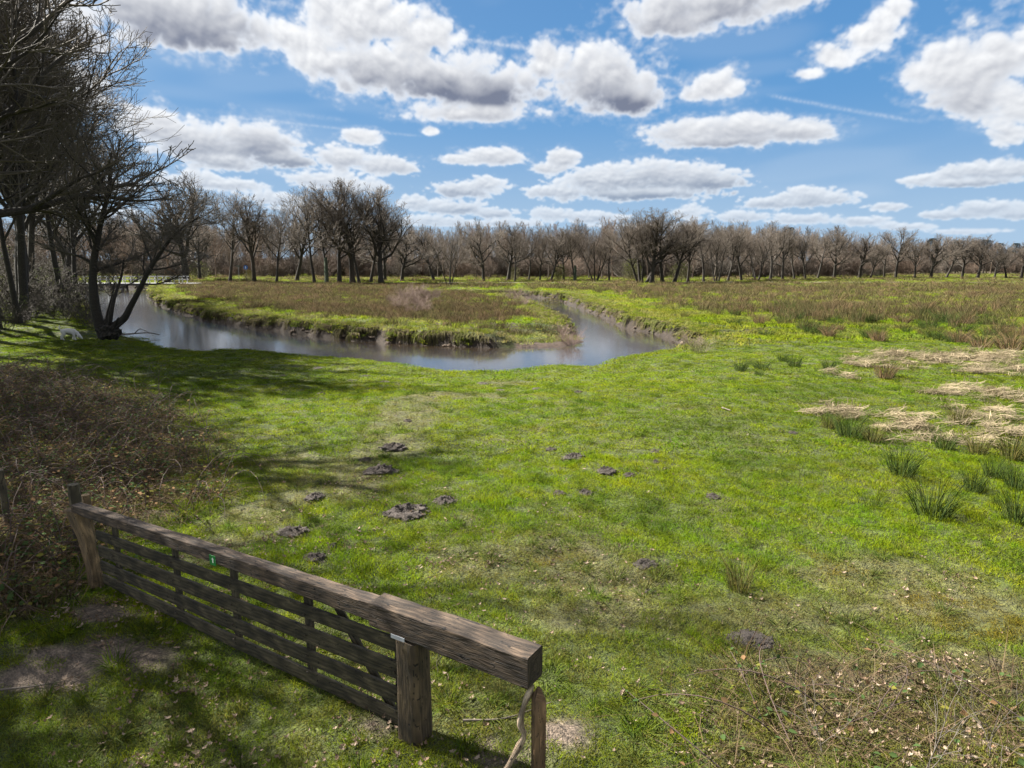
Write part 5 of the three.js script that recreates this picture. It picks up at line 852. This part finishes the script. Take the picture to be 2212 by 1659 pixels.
// ------------------------------------------------------------------ the dog
{
  const res = 60, S = 0.72, mc = new MarchingCubes(res, new THREE.MeshStandardMaterial(), false, false, 120000);
  const bones = [   // x forward, y up, z side; radii in metres; the nose is down in the grass
    [-0.3, 0.47, 0, 0.115, -0.05, 0.475, 0, 0.125], [-0.05, 0.475, 0, 0.125, 0.2, 0.44, 0, 0.14], [0.2, 0.45, 0, 0.12, 0.36, 0.36, 0, 0.09], [0.36, 0.36, 0, 0.085, 0.46, 0.22, 0, 0.075], [0.46, 0.21, 0, 0.085, 0.52, 0.14, 0, 0.06], [0.52, 0.14, 0, 0.05, 0.6, 0.06, 0, 0.032],
    [0.42, 0.27, 0.07, 0.03, 0.4, 0.16, 0.1, 0.022], [0.42, 0.27, -0.07, 0.03, 0.4, 0.16, -0.1, 0.022],
    [-0.38, 0.5, 0, 0.035, -0.47, 0.62, 0, 0.028], [-0.47, 0.62, 0, 0.028, -0.44, 0.76, 0, 0.02],
    [0.2, 0.4, 0.08, 0.08, 0.26, 0.24, 0.09, 0.045], [0.26, 0.24, 0.09, 0.045, 0.3, 0.03, 0.09, 0.03], [0.3, 0.025, 0.09, 0.03, 0.34, 0.02, 0.09, 0.025],
    [0.2, 0.4, -0.08, 0.08, 0.16, 0.24, -0.09, 0.045], [0.16, 0.24, -0.09, 0.045, 0.1, 0.04, -0.09, 0.03], [0.1, 0.025, -0.09, 0.03, 0.14, 0.02, -0.09, 0.025],
    [-0.3, 0.45, 0.07, 0.1, -0.22, 0.3, 0.09, 0.07], [-0.22, 0.3, 0.09, 0.065, -0.33, 0.17, 0.09, 0.036], [-0.33, 0.17, 0.09, 0.034, -0.28, 0.03, 0.09, 0.028], [-0.28, 0.022, 0.09, 0.028, -0.23, 0.02, 0.09, 0.024],
    [-0.32, 0.45, -0.07, 0.1, -0.34, 0.3, -0.09, 0.065], [-0.34, 0.3, -0.09, 0.06, -0.47, 0.19, -0.09, 0.036], [-0.47, 0.19, -0.09, 0.034, -0.48, 0.04, -0.09, 0.028], [-0.48, 0.025, -0.09, 0.028, -0.43, 0.02, -0.09, 0.024],
  ];
  for (let k = 0; k < res; k++) for (let j = 0; j < res; j++) for (let i = 0; i < res; i++) {
    const x = (i / (res / 2) - 1) * S + 0.05, y = (j / (res / 2) - 1) * S + 0.38, z = (k / (res / 2) - 1) * S; let m = 9;
    for (const [x0, y0, z0, r0, x1, y1, z1, r1] of bones) { const dx = x1 - x0, dy = y1 - y0, dz = z1 - z0, t = clamp(((x - x0) * dx + (y - y0) * dy + (z - z0) * dz) / (dx * dx + dy * dy + dz * dz), 0, 1), d = Math.hypot(x - x0 - dx * t, y - y0 - dy * t, z - z0 - dz * t) - lerp(r0, r1, t), h = Math.max(0.03 - Math.abs(d - m), 0) / 0.03; m = Math.min(m, d) - h * h * 0.03 / 4; }
    mc.field[i + j * res + k * res * res] = -m;
  }
  mc.isolation = 0; mc.update();
  const g = new THREE.BufferGeometry(), n = mc.count;
  const P = new Float32Array(mc.positionArray.slice(0, n * 3)); for (let i = 0; i < n; i++) { P[i * 3] = P[i * 3] * S + 0.05; P[i * 3 + 1] = P[i * 3 + 1] * S + 0.38; P[i * 3 + 2] *= S; }
  g.setAttribute('position', new THREE.BufferAttribute(P, 3)); g.setAttribute('normal', new THREE.BufferAttribute(new Float32Array(mc.normalArray.slice(0, n * 3)), 3));
  const dog = new THREE.Group(), [x, z] = G(150, 720);
  part('body', g, new THREE.MeshStandardMaterial({ color: new THREE.Color(0.6, 0.59, 0.57), roughness: 0.9 }), dog);
  const black = new THREE.MeshStandardMaterial({ color: new THREE.Color(0.02, 0.02, 0.02), roughness: 0.4 });
  part('nose', new THREE.SphereGeometry(0.02, 10, 8).translate(0.622, 0.045, 0), black, dog); for (const s of [-1, 1]) part('eye', new THREE.SphereGeometry(0.011, 8, 6).translate(0.513, 0.185, s * 0.062), black, dog);
  dog.position.set(x, height(x, z) + 0.03, z); dog.rotation.y = 0.15; dog.scale.setScalar(1.12);
  top('dog', dog, 'white dog sniffing the grass with its tail up near the alder', 'dog');
}
// ------------------------------------------------------------------ shrubs
{
  const R = rng(3000);
  const shrub = (seed, n, L, min, up, kids) => makeTree({ seed, r: 0.022, L, min, split: 0.9, stems: [...Array(n)].map((_, k) => { const a = k * 2.4, q = 0.12 + 0.06 * (k % 6); return [Math.cos(a) * q, Math.sin(a) * q, Math.cos(a) * up, Math.sin(a) * up, 0.7 + 0.08 * (k % 5)]; }), lev: [
    { n: 4, wob: 0.35, up: 0.04, taper: 0.5, kids, from: 0.15, angle: [0.8, 0.5], rad: 0.6, len: 0.5, tail: 0.6 }, { n: 3, wob: 0.5, up: 0.03, taper: 0.6, kids: 6, from: 0.1, angle: [0.9, 0.5], rad: 0.75, len: 0.6, tail: 0.6 }, { n: 2, wob: 0.5, up: 0.03, taper: 0.6 }] });
  const leafCloud = (seed, n, r, h, size, cols) => { const Q = rng(seed), b = new Buf(); for (let k = 0; k < n; k++) { const a = Q() * 6.28, q = Math.pow(Q(), 0.5) * r, y = h * (0.1 + 0.9 * Math.pow(Q(), 0.8)), rr = q * Math.sqrt(Math.max(0.1, 1 - (y / h) ** 2 * 0.8)), x = Math.cos(a) * rr, z = Math.sin(a) * rr, A = Q() * 6.28, T = (Q() - 0.5) * 2, s = size * (0.6 + 0.8 * Q()), ux = Math.cos(A) * s, uz = Math.sin(A) * s, vx = -Math.sin(A) * s * 0.6 * Math.cos(T), vz = Math.cos(A) * s * 0.6 * Math.cos(T), vy = Math.sin(T) * s * 0.6, c = cols[Math.floor(Q() * cols.length)], N = v3(ux, 0, uz).cross(v3(vx, vy, vz)).normalize(), id = [[-1, 0], [0, 1], [1, 0], [0, -1]].map(([p, w]) => b.v(x + ux * p + vx * w, y + vy * w, z + uz * p + vz * w, N.x, N.y, N.z, ...c)); b.t(id[0], id[1], id[2]); b.t(id[0], id[2], id[3]); } return b.geo(); };
  const bare = [shrub(3001, 12, 2, 0.006, 0.5, 8), shrub(3002, 9, 2.2, 0.006, 0.4, 9)], merged = bare.map((k) => ({ geo: mergeGeometries([k.trunk, k.crown].filter((q) => q.attributes.position.count)), h: k.h }));
  const put = (k, x, z, h, mat, name, label, group, leaves, lm, wide = 1) => { const g = new THREE.Group(), s = h / merged[k].h; part('twigs', merged[k].geo, mat, g); if (leaves) part('leaves', leaves, lm, g); g.position.set(x, height(x, z) - 0.03, z); g.rotation.y = R() * 6.28; g.scale.set(s * wide, s, s * wide); return top(name, g, label, 'shrub', group); };
  // dark thicket under the trees of the left bank
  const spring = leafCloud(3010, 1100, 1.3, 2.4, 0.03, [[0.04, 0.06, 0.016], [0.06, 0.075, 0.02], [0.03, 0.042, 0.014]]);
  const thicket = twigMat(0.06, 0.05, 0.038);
  const th = [[-25, 690, 3.2], [20, 680, 4], [55, 690, 3], [90, 684, 3.4], [120, 676, 3.6], [150, 668, 3.2], [178, 672, 2.6], [60, 665, 5], [10, 655, 5.5], [110, 655, 5], [150, 646, 4.5], [-30, 668, 5], [180, 690, 2], [205, 700, 1.7], [135, 690, 2.2], [80, 640, 5.5], [35, 700, 2], [5, 712, 2]];
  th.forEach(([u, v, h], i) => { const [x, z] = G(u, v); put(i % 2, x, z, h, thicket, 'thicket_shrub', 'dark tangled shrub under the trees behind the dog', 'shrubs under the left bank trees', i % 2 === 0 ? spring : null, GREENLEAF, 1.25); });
  // reddish stand on the peninsula and other bushes on the banks
  const rs = [[862, 668, 1.5], [885, 660, 1.8], [905, 668, 1.6], [925, 655, 1.8], [878, 645, 1.9], [905, 640, 1.8], [938, 646, 1.5], [850, 655, 1.3], [915, 676, 1.1], [890, 678, 1.0]];
  rs.forEach(([u, v, h]) => { const [x, z] = G(u, v, FAR); put(0, x, z, h, TWIG.red, 'reddish_shrub', 'pinkish brown dead-stemmed shrub in the stand on the peninsula', 'pinkish shrubs on the peninsula', null, null, 1.15); });
  const one = (u, v, h, mat, name, label, leaves, wide = 1.2, k = 0) => { const [x, z] = G(u, v, FAR * 0.5); put(k, x, z, h, mat, name, label, null, leaves, GREENLEAF, wide); };
  one(1232, 716, 1.3, TWIG.red, 'bank_shrub', 'brown shrub at the tip of the peninsula above the mud spit'); one(1212, 704, 0.9, TWIG.red, 'bank_shrub', 'small brown shrub next to the one at the peninsula tip'); one(1108, 648, 1.7, TWIG.red, 'bank_shrub', 'russet shrub where the river passes behind the peninsula', null, 1.5); one(1128, 660, 1.2, TWIG.red, 'bank_shrub', 'low russet shrub on the inner bank of the channel');
  one(1515, 738, 1.0, TWIG.green, 'bank_shrub', 'dry olive shrub closing the end of the right bank', null, 1.5, 1); one(1500, 728, 0.8, TWIG.red, 'bank_shrub', 'low brown shrub on top of the right bank', null, 1.4);
  const yel = leafCloud(3011, 1500, 1.4, 2.2, 0.05, [[0.16, 0.15, 0.02], [0.12, 0.13, 0.02], [0.19, 0.17, 0.03]]), dk = leafCloud(3012, 1600, 1.4, 2.2, 0.06, [[0.02, 0.03, 0.015], [0.03, 0.04, 0.018]]), gr = leafCloud(3013, 900, 1.5, 2.4, 0.07, [[0.12, 0.14, 0.03], [0.09, 0.12, 0.03]]);
  one(1190, 640, 1.9, TWIG.green, 'willow_shrub', 'rounded yellow-green willow shrub on the bank at the channel bend', yel, 1.6); one(1366, 606, 4.5, TWIG.green, 'leafing_shrub', 'light green leafing shrub in front of the wood', gr, 0.9); one(1470, 608, 4, TWIG.green, 'leafing_shrub', 'olive green leafing shrub beside the many-stemmed trees', gr, 1); one(432, 604, 4, TWIG.green, 'leafing_shrub', 'olive shrub beside the broad oak at the bridge', gr, 1.1); one(540, 611, 2.6, TWIG.green, 'leafing_shrub', 'small yellow-green shrub at a tree foot beyond the peninsula', yel, 0.8); one(1112, 606, 2.8, TWIG.green, 'leafing_shrub', 'pale green shrub between the trees beside the path', gr, 0.8); one(1210, 606, 3.4, TWIG.green, 'leafing_shrub', 'pale green shrub at the foot of a leaning tree', gr, 0.8);
  const needles = leafCloud(3014, 2600, 2.1, 2.6, 0.09, [[0.02, 0.032, 0.014], [0.03, 0.043, 0.018], [0.016, 0.024, 0.012]]);
  [[2006, 516], [2062, 520], [2094, 522], [2122, 519], [2150, 526], [2186, 526], [2216, 524], [1700, 492]].forEach(([u, vt], i) => {
    const d = 225 + 6 * (i % 3), [dx, , dzz] = ray(u, 600), [, ty, tz] = ray(u, vt), x = dx / -dzz * d, h = EYE + ty / -tz * d, g = new THREE.Group(), b = new Buf(); tube(b, [v3(0, -0.3, 0), v3(0.1, h * 0.5, 0), v3(0, h * 0.95, 0.1)], [0.24, 0.17, 0.06], 7, 0.9); part('trunk', b.geo(), BARK.oak, g);
    const c = part('crown', needles, GREENLEAF, g); c.scale.set(1, 1.5, 1); c.position.y = h - 3.9; g.position.set(x, height(x, -d), -d); top('pine_tree', g, i === 7 ? 'dark pine crown rising out of the middle of the bare wood' : 'dark pine rising behind the far field oaks', 'pine', i === 7 ? null : 'pines behind the far field oaks'); });
  one(1868, 598, 2.2, TWIG.dark, 'evergreen_shrub', 'dark evergreen shrub between the far field oaks', dk, 1.4); one(1895, 598, 2, TWIG.dark, 'evergreen_shrub', 'lower dark evergreen shrub next to an oak at the far field edge', dk, 1.3);
  // bare saplings in the scrub on the right
  const sap = makeTree({ seed: 3020, r: 0.009, L: 1, min: 0.0022, split: 9, lean: [0.25, 0], lev: [{ n: 6, wob: 0.3, up: 0.02, taper: 0.4, kids: 6, from: 0.25, angle: [0.9, 0.6], rad: 0.6, len: 0.6, tail: 0.6 }, { n: 4, wob: 0.4, up: 0.02, taper: 0.5, kids: 4, from: 0.2, angle: [0.8, 0.5], rad: 0.7, len: 0.55, tail: 0.6 }, { n: 3, wob: 0.4, up: 0, taper: 0.6 }] });
  [[1990, 1690, 0.95, 0.3, 'bare twiggy sapling with spreading shoots in the scrub'], [1790, 1640, 0.8, 2, 'thin upright bare sapling at the edge of the scrub'], [2130, 1640, 0.85, 4, 'bare sapling leaning over the dry grass of the scrub'], [940, 1455, 0.5, 1, 'small bare shoot under the counterweight beam']].forEach(([u, v, h, a, label]) => { const [x, z] = G(u, v), m = new THREE.Mesh(sap.crown, TWIG.dark); m.position.set(x, height(x, z), z); m.rotation.y = a; m.scale.setScalar(h / sap.h); top('bare_sapling', m, label, 'sapling'); });
}
// ------------------------------------------------------------------ fallen branches
{
  const br = (pts, r, label, h = 0.03) => { const P = pts.map(([u, v, y]) => { const p = G(u, v, y ?? 0); return v3(p[0], (y ?? height(p[0], p[1])) + h, p[1]); }), c = new THREE.CatmullRomCurve3(P).getPoints(20), b = new Buf(); tube(b, c, c.map((_, i) => lerp(r, r * 0.4, i / 20)), 6, 1); top('fallen_branch', new THREE.Mesh(b.geo(), TWIG.oak), label, 'branch'); };
  br([[255, 724, -0.4], [285, 722, -0.45], [320, 720, -0.5], [345, 724, -0.6]], 0.06, 'dark branch lying on the shore beside the alder'); br([[290, 722, -0.45], [302, 712, -0.1], [315, 716, -0.3], [325, 721, -0.55]], 0.035, 'thin bent branch arching over the water beside the alder');
  br([[1560, 885], [1578, 893]], 0.035, 'short pale stick lying in the green meadow'); br([[0, 1502], [70, 1488], [140, 1478]], 0.012, 'long straight stick on the sandy ground by the gate'); br([[1000, 1570], [1090, 1560], [1190, 1530]], 0.012, 'curved straw-coloured stick in the grass behind the gate post');
}
stamp('objects done');
renderer.render(scene, camera);
